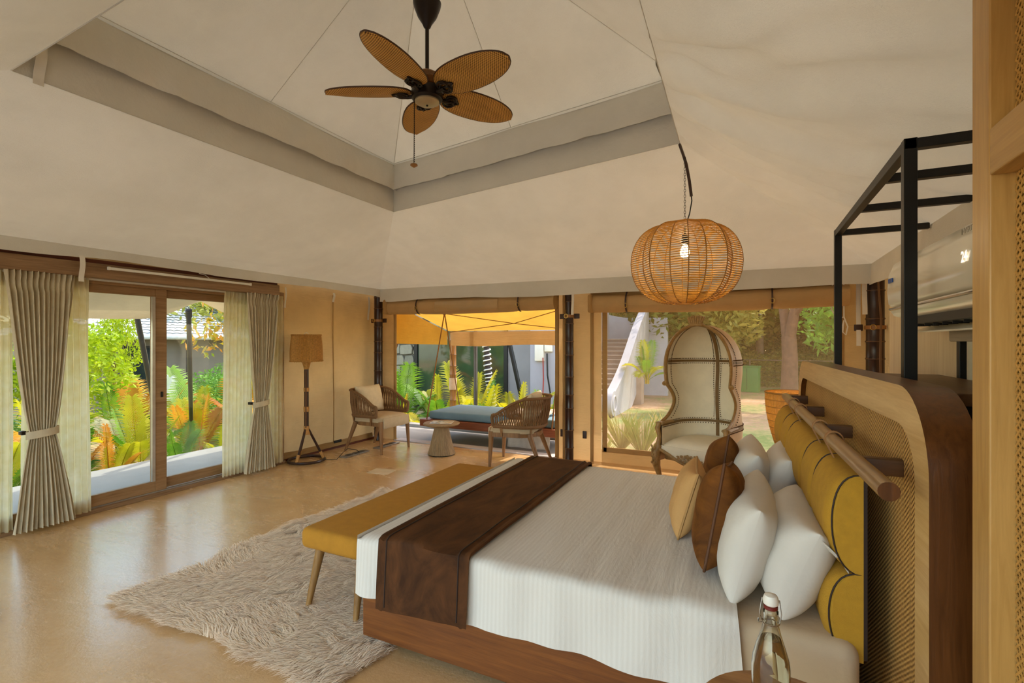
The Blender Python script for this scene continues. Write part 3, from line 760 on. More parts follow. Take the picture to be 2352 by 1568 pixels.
# ------------------------------------------------------------ rope armchairs (local: faces -Y)
M_TEAK = M_wood('teak_wood', '6b4a2c', '9a7148', 'z', 1, .5)
M_CORD = M_plain('brown_cord', '7a5632', .7, 0, .15, 60, .4, 200)
M_SEAT = M_plain('beige_seat', 'bfa988', .9, 0, .06, 20, .3, 300)
M_CUSH = M_plain('cream_cushion', 'd2bf9d', .9, 0, .06, 20, .3, 260)
def cushion_mb(w, h, d, n=22, puff=.42, corner=.06, wr=0, seed=0, pinch=.0):
    """standing pillow centred at origin: w along X, h along Z, d thickness along Y"""
    m = MB()
    def f(sgn):
        def g(u, v):
            a, b = math.sin(PI/2*(2*u-1)), math.sin(PI/2*(2*v-1))
            k = (max(0, 1-abs(a)**2.6)*max(0, 1-abs(b)**2.6))**puff
            ex = 1-corner*(1-b*b)*.9*abs(a)**1.5; ez = 1-corner*(1-a*a)*.9*abs(b)**1.5
            wv = wr*(nz(a*3+seed, b*3, sgn)+.5*nz(a*9+seed, b*4, sgn+2))
            return (a*w/2*ex, sgn*d/2*k + wv*k, b*h/2*ez)
        return g
    m.grid(f(1), n, n, flip=True); m.grid(f(-1), n, n)
    return m
def seam_pts(w, h, corner=.06, n=10):
    pts = []
    def P(a, b):
        ex = 1-corner*(1-b*b)*.9*abs(a)**1.5; ez = 1-corner*(1-a*a)*.9*abs(b)**1.5
        return (a*w/2*ex, 0, b*h/2*ez)
    for i in range(n): pts.append(P(-1+2*i/n, -1))
    for i in range(n): pts.append(P(1, -1+2*i/n))
    for i in range(n): pts.append(P(1-2*i/n, 1))
    for i in range(n): pts.append(P(-1, 1-2*i/n))
    return pts
def U(t, w, yf, yb, rad):
    """U-shaped plan path, t 0..1 from left front round the back to right front"""
    straight = (yb-rad)-yf; arc = PI*rad/2; back = 2*(w-rad)
    L = 2*straight+2*arc+back; s = t*L
    if s < straight: return Vector((-w, yf+s, 0))
    s -= straight
    if s < arc: a = s/rad; return Vector((-(w-rad)-rad*math.cos(a), yb-rad+rad*math.sin(a), 0))
    s -= arc
    if s < back: return Vector((-(w-rad)+s, yb, 0))
    s -= back
    if s < arc: a = s/rad; return Vector(((w-rad)+rad*math.sin(a), yb-rad+rad*math.cos(a), 0))
    s -= arc
    return Vector((w, yb-rad-s, 0))
def armchair(loc, rz, lab):
    t = thing('rope_armchair', lab, 'chair', loc, rz, 'rope-backed armchairs')
    # seat frame ring
    fr = MB()
    path = [U(i/40, .27, -.24, .27, .24) for i in range(41)]
    fr.tube([p+Vector((0,0,.375)) for p in path], .036, 4, sq=(1.0, .62), caps=True)
    fr.box((0,-.235,.375), (.5,.045,.06))
    obj('seat_frame', fr, M_TEAK, t, 40, .004)
    for sx in (-1, 1):
        obj('leg', MB().tube([(sx*.262,-.235,.41),(sx*.262,-.238,.36),(sx*.272,-.255,0)], [.03,.03,.016], 10), M_TEAK, t)
        obj('leg', MB().tube([(sx*.235,.20,.39),(sx*.24,.215,.34),(sx*.275,.345,0)], [.03,.03,.016], 10), M_TEAK, t)
    sc = MB(); k = 26
    def top(u, v):
        a, b = 2*u-1, 2*v-1; y = -.26+.50*v
        w = .285*(1-.16*max(0, b)**2)
        e = (max(0, 1-abs(a)**5)*max(0, 1-abs(b)**5))**.35
        drop_ = -.075*max(0, (-b-.90)/.10)
        return (a*w, y, .395+.085*e)
    sc.grid(top, k, k); sc.grid(lambda u, v: (top(u, v)[0], top(u, v)[1], .392), k, k, flip=True)
    so = obj('seat_cushion', sc, M_SEAT, t, 60)
    obj('front_drop', MB().rbox((0,-.268,.385), (.50,.022,.13), .010), M_SEAT, so)
    def rail(tt, hi):
        p = U(tt, .31, -.20, .33, .26)
        k = abs(2*tt-1)                               # 1 at arm ends, 0 at back
        b = 1-min(1, k/.95)
        z = (.605+.18*(math.sin(min(1, b*1.9)*PI/2)**1.0)) if hi else .475-.01*b
        lean = .055*b if hi else 0
        return Vector((p.x*(1.0+(.03 if hi else 0)), p.y+lean, z))
    n = 48
    tr = MB().tube([rail(i/n, True) for i in range(n+1)], .021, 8, sq=(.75, 1))
    for e in (0, 1): tr.tube([rail(e, True), rail(e, True)+Vector((0,-.012,-.03)), rail(e, False)], .019, 8)
    bk = obj('back_frame', tr, M_CORD, t, 60)
    obj('lower_rail', MB().tube([rail(i/n, False) for i in range(n+1)], .022, 8, sq=(1, .7)), M_CORD, bk, 60)
    for tt in (.06, .30, .70, .94):
        p = rail(tt, False); obj('support', MB().tube([p, p*.93+Vector((0,0,-.08))], .014, 4), M_TEAK, bk)
    cd = MB(); NC = 56
    for i in range(NC):
        tt = (i+.7)/(NC+.4); a, b = rail(tt, True), rail(tt, False); mid = (a+b)/2
        off = rail(min(1, tt+(.012 if i % 2 else -.012)), False)-rail(tt, False)
        inn = Vector((-mid.x, .0-mid.y, 0)).normalized()*.012
        cd.tube([a, mid+off*.9-inn, b], .0062, 5, caps=False)
        cd.tube([a, mid-off*.9-inn*.3, b], .0062, 5, caps=False)
    stuff(obj('rope_weave', cd, M_CORD, bk, 50))
    M = TR(0, .18, .66) @ RX(R(-14)) @ Matrix.Identity(4)
    obj('back_cushion', cushion_mb(.46, .36, .17, 24, .45, .05, .008, 3).xf(M), M_CUSH, t, 80)
    return t
armchair((-4.40, 5.10, 0), R(90), 'rope-backed teak armchair by the canvas corner, facing right')
armchair((-2.44, 5.20, 0), R(-80), 'rope-backed teak armchair seen from behind by the middle bamboo pole')

# fluted pedestal table and magazine
tb = thing('pedestal_table', 'small round fluted wooden pedestal table between the armchairs', 'table', (-3.50, 5.20, 0))
NF = 36
def ped(u, v):
    g = 2*PI*u; z = .012+.335*v; r = .172-.085*v**.85
    r *= 1+.035*(abs(math.sin(g*NF/2))**.5-.6)
    return (r*math.cos(g), r*math.sin(g), z)
M_TABW = M_wood('washed_wood', '7d6544', 'a98b64', 'z', 1, .6)
obj('fluted_base', MB().grid(ped, NF*6, 10, cu=True), M_TABW, tb, 35)
obj('plinth', MB().lathe([(.165,0),(.168,.012)], 40), M_BLACK, tb)
obj('table_top', MB().lathe([(.10,.345),(.15,.352),(.215,.372),(.228,.383),(.228,.392),(.222,.398),(.02,.398)], 48), M_wood('washed_top', '7d6544', 'a98b64', 'x', 1, .6), tb)
mg = thing('magazine', 'thin magazine lying on the round pedestal table', 'magazine', (-3.48, 5.18, .399), R(20))
def cover_mat():
    t = NT('magazine_cover'); v = t.coord((1,1,1)); f = t.noise(v, 9, 2, .4)
    t.l(t.ramp(f, [(.40, hexc('d8d2c4')), (.47, hexc('3a3f46')), (.55, hexc('c7a13a')), (.62, hexc('dcd6ca'))]), t.p.inputs['Base Color']); t.p.inputs['Roughness'].default_value = .3; return t.m
obj('pages', MB().rbox((0,0,.004), (.27,.19,.007), .002), M_WHITEP, mg); obj('cover', MB().rbox((0,0,.0082), (.275,.195,.0014), .0006), cover_mat(), mg)

# ------------------------------------------------------------ canopy (porter) chair, local faces -Y
pc_ = thing('canopy_chair', 'tall hooded canopy armchair in cream leather with carved gilt frame', 'chair', (-.39, 5.22, 0), R(-19))
M_CREAM = M_plain('cream_hide', 'efe2c6', .55, 0, .05, 8, .12, 120)
M_TANH = M_plain('tan_hide', 'c6a37c', .55, 0, .08, 6, .12, 120)
M_GILT = M_plain('carved_gilt_wood', 'a07c48', .45, 0, .22, 40, .35, 60)
M_TRIM = M_plain('brown_trim', '7a5a2c', .6, 0, .1, 40)
M_STUD = M_plain('nail_head', '5c4322', .35, .7, .05)
WD = .335; CY = -.02; ZS = 1.18; ZT = .40
def cwidth(z):
    if z <= ZS: return WD*(1-.05*math.sin(max(0, min(1, (z-.62)/.5))*PI))
    q = min(1, (z-ZS)/ZT); return WD*math.sqrt(max(0, 1-q*q))
def cfront(z):
    """how far forward (y) the shell side reaches at height z"""
    if z < .60: return -.33+.02*(z-.3)
    if z < .66: return -.324+(z-.60)/.06*.15
    if z < 1.00:
        q = (z-.66)/.34
        return -.174+.15*math.sin(q*PI)**1.0*(1-.15*q) + (-.026)*q
    return -.20
def cshell(t, z, off=0.0, flat=None):
    w = cwidth(z)+off; yf = cfront(z) if flat is None else flat
    w = max(.004, w); rb = w*1.02
    s1 = CY-yf; arc = PI*w; L = 2*s1+arc; s = t*L
    if s < s1: return Vector((-w, yf+s, z))
    s -= s1
    if s < arc: a = s/w; return Vector((-w*math.cos(a), CY+rb*math.sin(a), z))
    s -= arc
    return Vector((w, CY-s, z))
def ztop(v, z0, z1): return z0+(z1-z0)*v
def zdome(v, z0):                                   # denser near the crown
    H = ZS+ZT-z0; return z0+H*math.sin(v*PI/2)
lo = MB().grid(lambda u, v: cshell(u, ztop(v, .24, .60)), 60, 8); obj('lower_shell', lo, M_TANH, pc_, 60)
li = MB().grid(lambda u, v: cshell(u, ztop(v, .38, .60), -.035), 60, 6, flip=True); obj('lower_lining', li, M_CREAM, pc_, 60)
ho = MB().grid(lambda u, v: cshell(u, zdome(v, .60)), 60, 40); hood = obj('hood', ho, M_TANH, pc_, 60)
hi = MB().grid(lambda u, v: cshell(u, zdome(v, .60)-.0, -.03) if v < .999 else cshell(u, zdome(.999, .60), -.03), 60, 40, flip=True); obj('hood_lining', hi, M_CREAM, hood, 60)
def edge(t, n=70, z0=.60, off=-.012): return [cshell(t, zdome(i/n*.985, z0), off)+Vector((0,-.006,0)) for i in range(n+1)]
eL, eR = edge(0), edge(1)
ar = [Vector((p.x, p.y, p.z)) for p in eL] + [Vector((p.x, p.y, p.z)) for p in reversed(eR)]
tm = MB().tube(ar, .017, 8, sq=(1.5, .9)); tm.tube([p+Vector((0,-.016,0)) for p in ar], .008, 6)
obj('edge_moulding', tm, M_GILT, hood, 60)
cr_ = MB()
for i in range(7):
    a = R(-36+12*i); cr_.tube([(.035*math.sin(a)*2, -.225, ZS+ZT-.01), (.05*math.sin(a)*2, -.232, ZS+ZT+.03), (.062*math.sin(a)*2, -.225, ZS+ZT+.02+.055*math.cos(a)), (.06*math.sin(a)*2, -.20, ZS+ZT+.02+.065*math.cos(a))], [.010,.012,.014,.009], 7)
cr_.rbox((0,-.215,ZS+ZT), (.13,.05,.03), .012)
obj('carved_crest', cr_, M_GILT, hood, 60)
for sx in (-1, 1): obj('scroll_knob', MB().ball((sx*WD*.985, -.215, 1.0), .024, 10, 8).ball((sx*WD*.985,-.235,1.0), .012), M_GILT, hood)
def strap(pts, w=.014): return MB().tube(pts, w, 4, sq=(1.2, .25))
band = MB().tube([cshell(t/60, 1.22, -.034) for t in range(61)], .018, 4, sq=(.9, .2)); obj('inner_band', band, M_TRIM, hood)
obj('outer_band', MB().tube([cshell(t/60, 1.22, .003) for t in range(61)], .018, 4, sq=(.9, .2)), M_TRIM, hood)
obj('centre_band', MB().slab(lambda u, v: cshell(.5, zdome(v*.95, .45), -.040)+Vector((-.017+.034*u, 0, -.008*v)), 2, 41, (0,.004,0)), M_TRIM, hood)
obj('arm_band', MB().tube([cshell(t/60, .605, .004) for t in range(61)], .020, 4, sq=(.9, .25)), M_TRIM, pc_)
obj('arm_band', MB().tube([cshell(t/60, .60, -.037) for t in range(61)], .020, 4, sq=(.9, .25)), M_TRIM, pc_)
sd_ = MB()
def studs(fn, n, up=(0,0,0)):
    for i in range(n): p = fn((i+.5)/n)+Vector(up); sd_.ball(p, .0052, 5, 4)
for dz in (-.024, .024):
    studs(lambda t: cshell(t, 1.22+dz, -.036), 64); studs(lambda t: cshell(t, 1.22+dz, .006), 64)
    studs(lambda t: cshell(t, .605+dz, .006), 70); studs(lambda t: cshell(t, .60+dz, -.04), 60)
for dt in (-.028, .028): studs(lambda t: cshell(.5+dt, zdome(t*.85, .64), -.041), 60)
for tt in (.05, .95):
    studs(lambda t: cshell(tt, zdome(t*.93, .64), -.036), 70); studs(lambda t: cshell(tt, zdome(t*.93, .64), .006), 70)
stuff(obj('nail_studs', sd_, M_STUD, pc_, 60))
# arm tops, posts, seat
for sx in (-1, 1):
    am = MB().tube([(sx*.315,-.10,.613),(sx*.32,-.22,.617),(sx*.325,-.335,.613)], [.03,.034,.036], 8, sq=(.5, 1.2)); obj('arm_top', am, M_GILT, pc_)
    ps = MB().tube([(sx*.325,-.335,.62),(sx*.335,-.352,.57),(sx*.322,-.335,.49),(sx*.33,-.34,.42),(sx*.335,-.352,.33)], [.022,.026,.02,.024,.034], 8); obj('arm_post', ps, M_GILT, pc_, 60)
    lg = MB().tube([(sx*.33,-.335,.40),(sx*.345,-.365,.31),(sx*.338,-.36,.20),(sx*.318,-.335,.09),(sx*.32,-.345,.03),(sx*.325,-.355,0)], [.04,.044,.036,.022,.02,.028], 10); le = obj('front_leg', lg, M_GILT, pc_, 60)
    cv = MB()
    for i in range(26):
        a = i*2.4; h = i/26; cv.ball((sx*(.345)+.03*math.cos(a), -.385+.02*math.sin(a), .20+.20*h), .009+.006*((i*7) % 3)/3, 6, 4, (1,.6,1.3))
    obj('carved_leaves', cv, M_GILT, le)
    obj('back_leg', MB().tube([(sx*.20,.22,.26),(sx*.215,.26,.0)], [.028,.018], 8), M_GILT, pc_)
st = MB()
def seat(u, v):
    a, b = 2*u-1, 2*v-1; e = (max(0, 1-abs(a)**4)*max(0, 1-abs(b)**4))**.4
    return (a*.31*(1-.25*max(0, b)**2), -.345+.60*v, .36+.11*e)
st.grid(seat, 26, 26); st.grid(lambda u, v: (seat(u, v)[0], seat(u, v)[1], .35), 26, 26, flip=True); obj('seat_cushion', st, M_CREAM, pc_, 60)
def apron(x): return .285 - .03*math.cos(x/.30*PI*1.0)+.05*abs(x/.3)**2
ap = MB().slab(lambda u, v: (-.30+.6*u, -.352+.01*v, apron(-.3+.6*u)*(1-v)+.40*v), 30, 6, (0,.02,0)); obj('seat_apron', ap, M_CREAM, pc_)
obj('apron_rail', MB().tube([(-.31+.62*i/30, -.358, apron(-.31+.62*i/30)-.005) for i in range(31)], .016, 8), M_GILT, pc_)
fl_ = MB()
for i in range(46):
    a = i*2.399; r_ = .095*math.sqrt(i/46); fl_.ball((r_*1.35*math.cos(a), -.375+.006*math.sin(i), .30+r_*.55*math.sin(a)), .009+.005*((i*5) % 4)/4, 6, 4, (1.3,.6,.8))
obj('carved_flower', fl_, M_GILT, pc_)
obj('underframe', MB().rbox((0,-.02,.285), (.58,.56,.06), .02), M_GILT, pc_)

# ------------------------------------------------------------ bed
M_BEDW = M_wood('bed_wood', '5e3110', '87501f', 'x', 1, .45)
BX0, BX1, BY0, BY1 = -1.64, .31, 1.78, 3.48
bed = thing('bed', 'double bed with low brown wooden base', 'bed', ((BX0+BX1)/2, (BY0+BY1)/2, 0))
bx, by = (BX0+BX1)/2, (BY0+BY1)/2; HX, HY = (BX1-BX0)/2, (BY1-BY0)/2
obj('side_rail', MB().bb(-HX, HX, -HY, -HY+.03, .04, .26), M_BEDW, bed, 0, .004)
obj('side_rail', MB().bb(-HX, HX, HY-.03, HY, .04, .26), M_BEDW, bed, 0, .004)
obj('foot_rail', MB().bb(-HX-.002, -HX+.028, -HY+.03, HY-.03, .04, .26), M_wood('bed_wood_y', '5e3110', '87501f', 'y', 1, .45), bed, 0, .003)
obj('slat_base', MB().bb(-HX+.03, HX-.01, -HY+.03, HY-.03, .18, .25), M_BEDW, bed, 0)
obj('plinth', MB().bb(-HX+.12, HX-.05, -HY+.12, HY-.12, 0, .18), M_BLACK, bed, 0)
M_SHEET = M_plain('fitted_sheet', 'cdb695', .85, 0, .04, 6, .15, 40)
M_LINEN = None
def linen():
    t = NT('white_linen'); v = t.coord((1,1,1)); wv = t.n('ShaderNodeTexWave'); wv.wave_type = 'BANDS'; wv.bands_direction = 'X'; wv.inputs['Scale'].default_value = 16; wv.inputs['Distortion'].default_value = .5
    t.l(v, wv.inputs['Vector']); a = t.noise(t.coord((6, 1.2, 2)), 3, 5, .65, .8)
    f = t.math('ADD', t.math('MULTIPLY', wv.outputs['Fac'], .012), t.math('MULTIPLY', a, .9))
    t.l(t.ramp(wv.outputs['Fac'], [(0, hexc('d9d2c6')), (1, hexc('dfd9ce'))]), t.p.inputs['Base Color']); t.p.inputs['Roughness'].default_value = .75
    t.p.inputs['Specular IOR Level'].default_value = .25; t.bump(f, .3, .02); return t.m
M_LINEN = linen()
M_PILLOW = M_plain('pillow_cotton', 'd9d2c6', .8, 0, .03, 4, .35, 9)
obj('mattress', MB().rbox((0,0,.37), (HX*2-.01, HY*2-.01, .25), .05, 4), M_SHEET, bed)
ZM = .50
dv = thing('duvet', 'white striped bed sheet tucked smoothly over the mattress', 'bedding', (bx, by, ZM))
def duvet(u, v):
    # u along the bed from foot to head, v across from near drop over the top to the far drop
    zb = .245; hd = ZM+.012-zb; w = 2*HY+.03; L = 2*hd+w; s = v*L
    hx = -.045-bx - .13*((v-.15)/.7)*1.0; fx = BX0-.02-bx; x = fx+(hx-fx)*u
    r = .045
    if s < hd: y, z = -w/2, -hd+s
    elif s < hd+w: y, z = -w/2+(s-hd), 0
    else: y, z = w/2, -(s-hd-w)
    q = min(abs(s-hd), abs(s-hd-w))
    if q < r: k = (r-q)/r; z -= .014*k*k; y *= 1-.008*k*k
    if u < .03: k = (1-u/.03); z -= .02*k*k if s > hd and s < hd+w else 0; 
    wv = .006*nz(x*6, y*1.2, 1.1)+.004*nz(x*18, y*2, 3)
    if s < hd: y += .014*nz(x*7, z*2, 5)*(1+(-z)*5) - .010*(-z/hd); z += .010*nz(x*3, 1.7)*(-z/hd)
    elif s > hd+w: y += .01
    else: z += wv
    return (x, y, z+.014)
dm = MB().grid(duvet, 120, 90)
hdz = ZM+.012-.245
dm.grid(lambda u, v: (BX0-.022-bx-.006*math.sin(v*PI), -HY-.012+(2*HY+.024)*u, .010-.235*v - .012*math.sin(u*9)*v), 60, 10)
obj('cover', dm, M_LINEN, dv, 60)
def foldband(u, v):
    x = -.235-bx+.19*u; p = duvet(min(1, .86+.14*u), v); hx = -.045-bx-.13*((v-.15)/.7)
    return (hx-.20+.205*u, p[1]*1.008 if abs(p[1]) > HY*.98 else p[1], p[2]+.012+.012*math.sin(u*PI)*0.6)
obj('turned_down_band', MB().slab(foldband, 20, 90, (0, 0, -.006)), M_LINEN, dv, 60)
def velvet(name, c1, c2):
    t = NT(name); v = t.coord((1,1,1)); f = t.noise(t.coord((1.4, .6, 1)), 5, 5, .65, 1.0)
    t.l(t.ramp(f, [(.35, hexc(c1)), (.68, hexc(c2))]), t.p.inputs['Base Color']); t.p.inputs['Roughness'].default_value = .75
    t.p.inputs['Sheen Weight'].default_value = .5; t.p.inputs['Sheen Roughness'].default_value = .4; t.p.inputs['Sheen Tint'].default_value = hexc(c2)
    t.p.inputs['Specular IOR Level'].default_value = .15; t.bump(t.noise(v, 160, 3), .2, .004); return t.m
M_RUN = velvet('brown_velvet', '3a2210', '5c381c')
rn = thing('bed_runner', 'dark brown velvet bed runner laid across the foot of the bed', 'runner', (-1.28, by, ZM))
RW = .235
def runner(u, v):
    w = 2*HY+.066; hd = .295; L = 2*hd+w; s = v*L; x = -RW+2*RW*u
    if s < hd: y, z = -w/2, -hd+s
    elif s < hd+w: y, z = -w/2+(s-hd), 0
    else: y, z = w/2, -(s-hd-w)
    q = min(abs(s-hd), abs(s-hd-w))
    if q < .04: z -= .012*((.04-q)/.04)**2
    if s < hd: y += .012*nz(x*6, z*3, 9) - .02*(-z/hd); z += .012*math.sin(x*9)*(-z/hd)
    rim = .008*math.exp(-((abs(u-.5)-.44)/.012)**2)*-1
    return (x, y, z+.040+.004*nz(x*5, y*3)+rim)
obj('velvet_cloth', MB().slab(runner, 60, 90, (0, 0, -.014)), M_RUN, rn, 60)
M_PIPE = M_plain('dark_piping', '2a170a', .7)
for uu in (.10, .90):
    obj('piping', MB().tube([Vector(runner(uu, i/90))+Vector((0,0,.002)) for i in range(91)], .0035, 5), M_PIPE, rn)

PLACED = []
def place_cushion(name, lab, cat, pos, w, h, d, yaw, lean, mat, seam=None, seed=0, wr=.006, corner=.07, roll=0, group=None, puff=.40):
    """pos = centre of the bottom edge; yaw turns +Y thickness axis; lean tips the top backwards"""
    t = thing(name, lab, cat, pos, yaw, group); PLACED.append(t)
    M = RX(-lean) @ RY(roll) @ TR(0, 0, h/2)
    c = obj('cover', cushion_mb(w, h, d, 40, puff, corner, wr, seed).xf(M), mat, t, 80)
    if seam: obj('piping', MB().tube([M @ Vector(p) for p in seam_pts(w, h, corner, 14)], .006, 6, True), seam, t)
    return t
# ------------------------------------------------------------ headboard
HR = R(2.26)
hbd = thing('headboard', 'rounded pale oak headboard with woven rattan panel and wooden rail', 'headboard', (.38, 1.47, 0), HR)
HL, HZ, HT, RC = 2.28, 1.30, .10, .22
def rr(y0, y1, z1, rc, z0=0, n=12):
    p = [(y0, z0)]
    for i in range(n+1): a = PI-(PI/2)*i/n; p.append((y0+rc+rc*math.cos(a), z1-rc+rc*math.sin(a)))
    for i in range(n+1): a = PI/2-(PI/2)*i/n; p.append((y1-rc+rc*math.cos(a), z1-rc+rc*math.sin(a)))
    p.append((y1, z0)); return p
M_OAK = M_wood('pale_oak', 'b98d50', 'd8b478', 'y', 1, .35, .5)
M_OAKD = M_wood('brown_oak', '452408', '6a3d18', 'z', 1, .32, .5)
outer = rr(0, HL, HZ, RC); inner = rr(.095, HL-.095, HZ-.105, RC-.08)
n_ = len(outer); fm = MB()
fm.add([(0, a, b) for a, b in outer]+[(0, a, b) for a, b in inner], [(i, i+1, n_+i+1, n_+i) for i in range(n_-1)])
obj('frame_face', fm, M_OAK, hbd, 30)
sm_ = MB()
sm_.add([(0, a, b) for a, b in outer]+[(HT, a, b) for a, b in outer], [(i+1, i, n_+i, n_+i+1) for i in range(n_-1)])
sm_.add([(HT, a, b) for a, b in outer], [tuple(range(n_))])
sm_.add([(0, a, b) for a, b in inner]+[(.03, a, b) for a, b in inner], [(i, i+1, n_+i+1, n_+i) for i in range(n_-1)])
obj('frame_edge', sm_, M_OAKD, hbd, 30)
M_RATW = M_weave('rattan_weave', '9a6a30', 'dcae68', 330, 420, 'yz', '40240c')
rp = MB(); rp.add([(.028, a, b) for a, b in inner], [tuple(range(n_))]); obj('rattan_panel', rp, M_RATW, hbd, 0)
M_RAILW = M_wood('rail_wood', '7d5a34', 'ad8656', 'y', 1, .28, .6)
rl = obj('rail', MB().tube([(-.085, -.03, 1.065), (-.085, 2.17, 1.065)], .023, 20), M_RAILW, hbd)
obj('end_cap', MB().lathe([(.0228,0),(.0225,.002)], 20).xf(TR(-.085,-.033,1.065) @ RX(R(-90))), M_OAKD, rl)
for y in (.30, .92, 1.54, 2.10):
    obj('bracket', MB().rbox((-.028, y, 1.055), (.12, .035, .05), .006), M_wood('bracket_wood', '4a2f18', '6b4626', 'x'), hbd)
# hanging backrest cushion in mustard wool, two tiers, three sections each
M_MUST = M_plain('mustard_wool', 'b98a22', .9, 0, .08, 30, .3, 320)
M_MUSTD = M_plain('rust_wool', 'b98a22', .9, 0, .08, 30, .3, 320)
bc = thing('backrest_cushion', 'mustard wool backrest cushion strapped to the headboard rail', 'cushion', (.315, 1.83, 0), HR)
CL = 1.86
secs = [(0, .34), (.34, .62), (.62, 1.20), (1.20, 1.48), (1.48, CL)]
def pad(z0, z1, dep):
    H = z1-z0
    m = MB(); nn = 18; ny = 90
    def prof(k, y):
        e = min(y, CL-y); ed = 1-(.25*(1-min(1, e/.05))**2)
        g = 1.0
        for a, b in secs[:-1]: g = min(g, 1-.12*math.exp(-((y-b)/.018)**2))
        a = PI*(k/(nn-1)); return (-dep*math.sin(a)**.75*ed*g, y, z0+H/2-math.cos(a)*H/2)
    m.grid(lambda u, v: prof(v*(nn-1), u*CL), ny, nn)
    for y in (0, CL): m.add([prof(i, y) for i in range(nn)], [tuple(range(nn)) if y else tuple(reversed(range(nn)))])
    m.add([(0,0,z0),(0,CL,z0),(0,CL,z1),(0,0,z1)], [(0,1,2,3)])
    return m, prof, nn
for nm, z0, z1, dep in (('upper_pad', .70, 1.005, .10), ('lower_pad', .43, .70, .11)):
    m, pf, nn = pad(z0, z1, dep)
    p_ = obj(nm, m, M_MUST, bc, 50)
    for y in [.005]+[b for a, b in secs[:-1]]+[CL-.005]:
        obj('piping', MB().tube([Vector(pf(i, y))+Vector((-.003,0,0)) for i in range(nn)], .0028, 5), M_PIPE, p_)
obj('backing', MB().bb(0, .010, 0, CL, .44, .99), M_PIPE, bc, 0)
for y in (.34, .62, 1.20, 1.48):
    pts = [(-.03, y-.06, 1.0)] + [(-.03+.028*math.cos(a), y-.06, 1.065+.030*math.sin(a)) for a in [R(190-i*20) for i in range(13)]] + [(.0, y-.06, .99)]
    obj('strap', MB().tube(pts, .013, 4, sq=(.25, 1.0)), M_TANLEATHER, bc)

# pillows and cushions
GP = 'white pillows'
yw = R(90)
place_cushion('pillow', 'white pillow leaning on the backrest at the near side, with loose corner flap', 'pillow', (.085, 2.13, ZM+.01), .60, .315, .23, yw+R(2), R(-20), M_PILLOW, seed=1, group=GP)
place_cushion('pillow', 'white pillow at the near side right behind the front brown cushion', 'pillow', (-.055, 2.14, ZM+.02), .60, .345, .19, yw+R(0), R(-15), M_PILLOW, seed=2, group=GP)
place_cushion('pillow', 'white pillow leaning on the backrest at the window side', 'pillow', (.09, 3.00, ZM+.01), .62, .355, .20, yw-R(2), R(-16), M_PILLOW, seed=3, group=GP)
place_cushion('pillow', 'white pillow at the window side behind the far brown cushion', 'pillow', (-.05, 2.96, ZM+.02), .62, .355, .20, yw+R(3), R(-12), M_PILLOW, seed=4, group=GP)
M_BRV = velvet('brown_cushion_velvet', '4a2a0e', '7d4c1c')
place_cushion('throw_cushion', 'brown velvet square cushion nearest the camera', 'cushion', (-.145, 2.15, ZM+.03), .40, .40, .18, yw-R(4), R(-9), M_BRV, M_plain('brown_piping', '5a3412', .7), 5, .004, .10, R(11), 'throw cushions')
place_cushion('throw_cushion', 'brown velvet square cushion farther from the camera by the window', 'cushion', (-.17, 2.92, ZM+.03), .40, .37, .18, yw+R(4), R(-9), M_BRV, M_plain('brown_piping', '5a3412', .7), 6, .004, .10, R(12), 'throw cushions')
place_cushion('throw_cushion', 'pale tan cushion in front of the two brown cushions', 'cushion', (-.31, 2.50, ZM+.03), .36, .31, .14, yw+R(6), R(-16), M_plain('tan_cushion', 'c99a5e', .85, 0, .06, 10, .2, 200), M_plain('tan_piping', 'b58a52', .8), 7, .006, .10, 0, 'throw cushions')
pa = PLACED[0]; ipa = RZ(-pa.rotation_euler[2]) @ TR(*[-q for q in pa.location])
obj('corner_flap', MB().slab(lambda u, v: (.205+.075*v+.012*math.sin(v*3), 1.835+.035*u*(1-v)+.01*v, .785-.10*v-.02*u*(1-v)), 4, 8, (.002,.001,.002)).xf(ipa), M_PILLOW, pa)

# ------------------------------------------------------------ bench
bn = thing('bench', 'long mustard upholstered bench with wooden legs at the foot of the bed', 'bench', (-1.93, 2.62, 0))
obj('seat_pad', MB().rbox((0,0,.39), (.40, 1.56, .11), .035, 4), M_plain('ochre_wool', 'b07a1c', .9, 0, .07, 20, .25, 300), bn, 60)
M_BENW = M_wood('bench_wood', '7a5426', 'a67c42', 'z', 1, .5)
obj('frame', MB().bb(-.16,.16,-.70,.70,.30,.338), M_wood('bench_wood_y', '7a5426', 'a67c42', 'y', 1, .5), bn, 0, .004)
for sx in (-1, 1):
    for sy in (-1, 1): obj('leg', MB().tube([(sx*.14, sy*.685, .335), (sx*.165, sy*.755, .02)], [.026, .014], 10), M_BENW, bn)

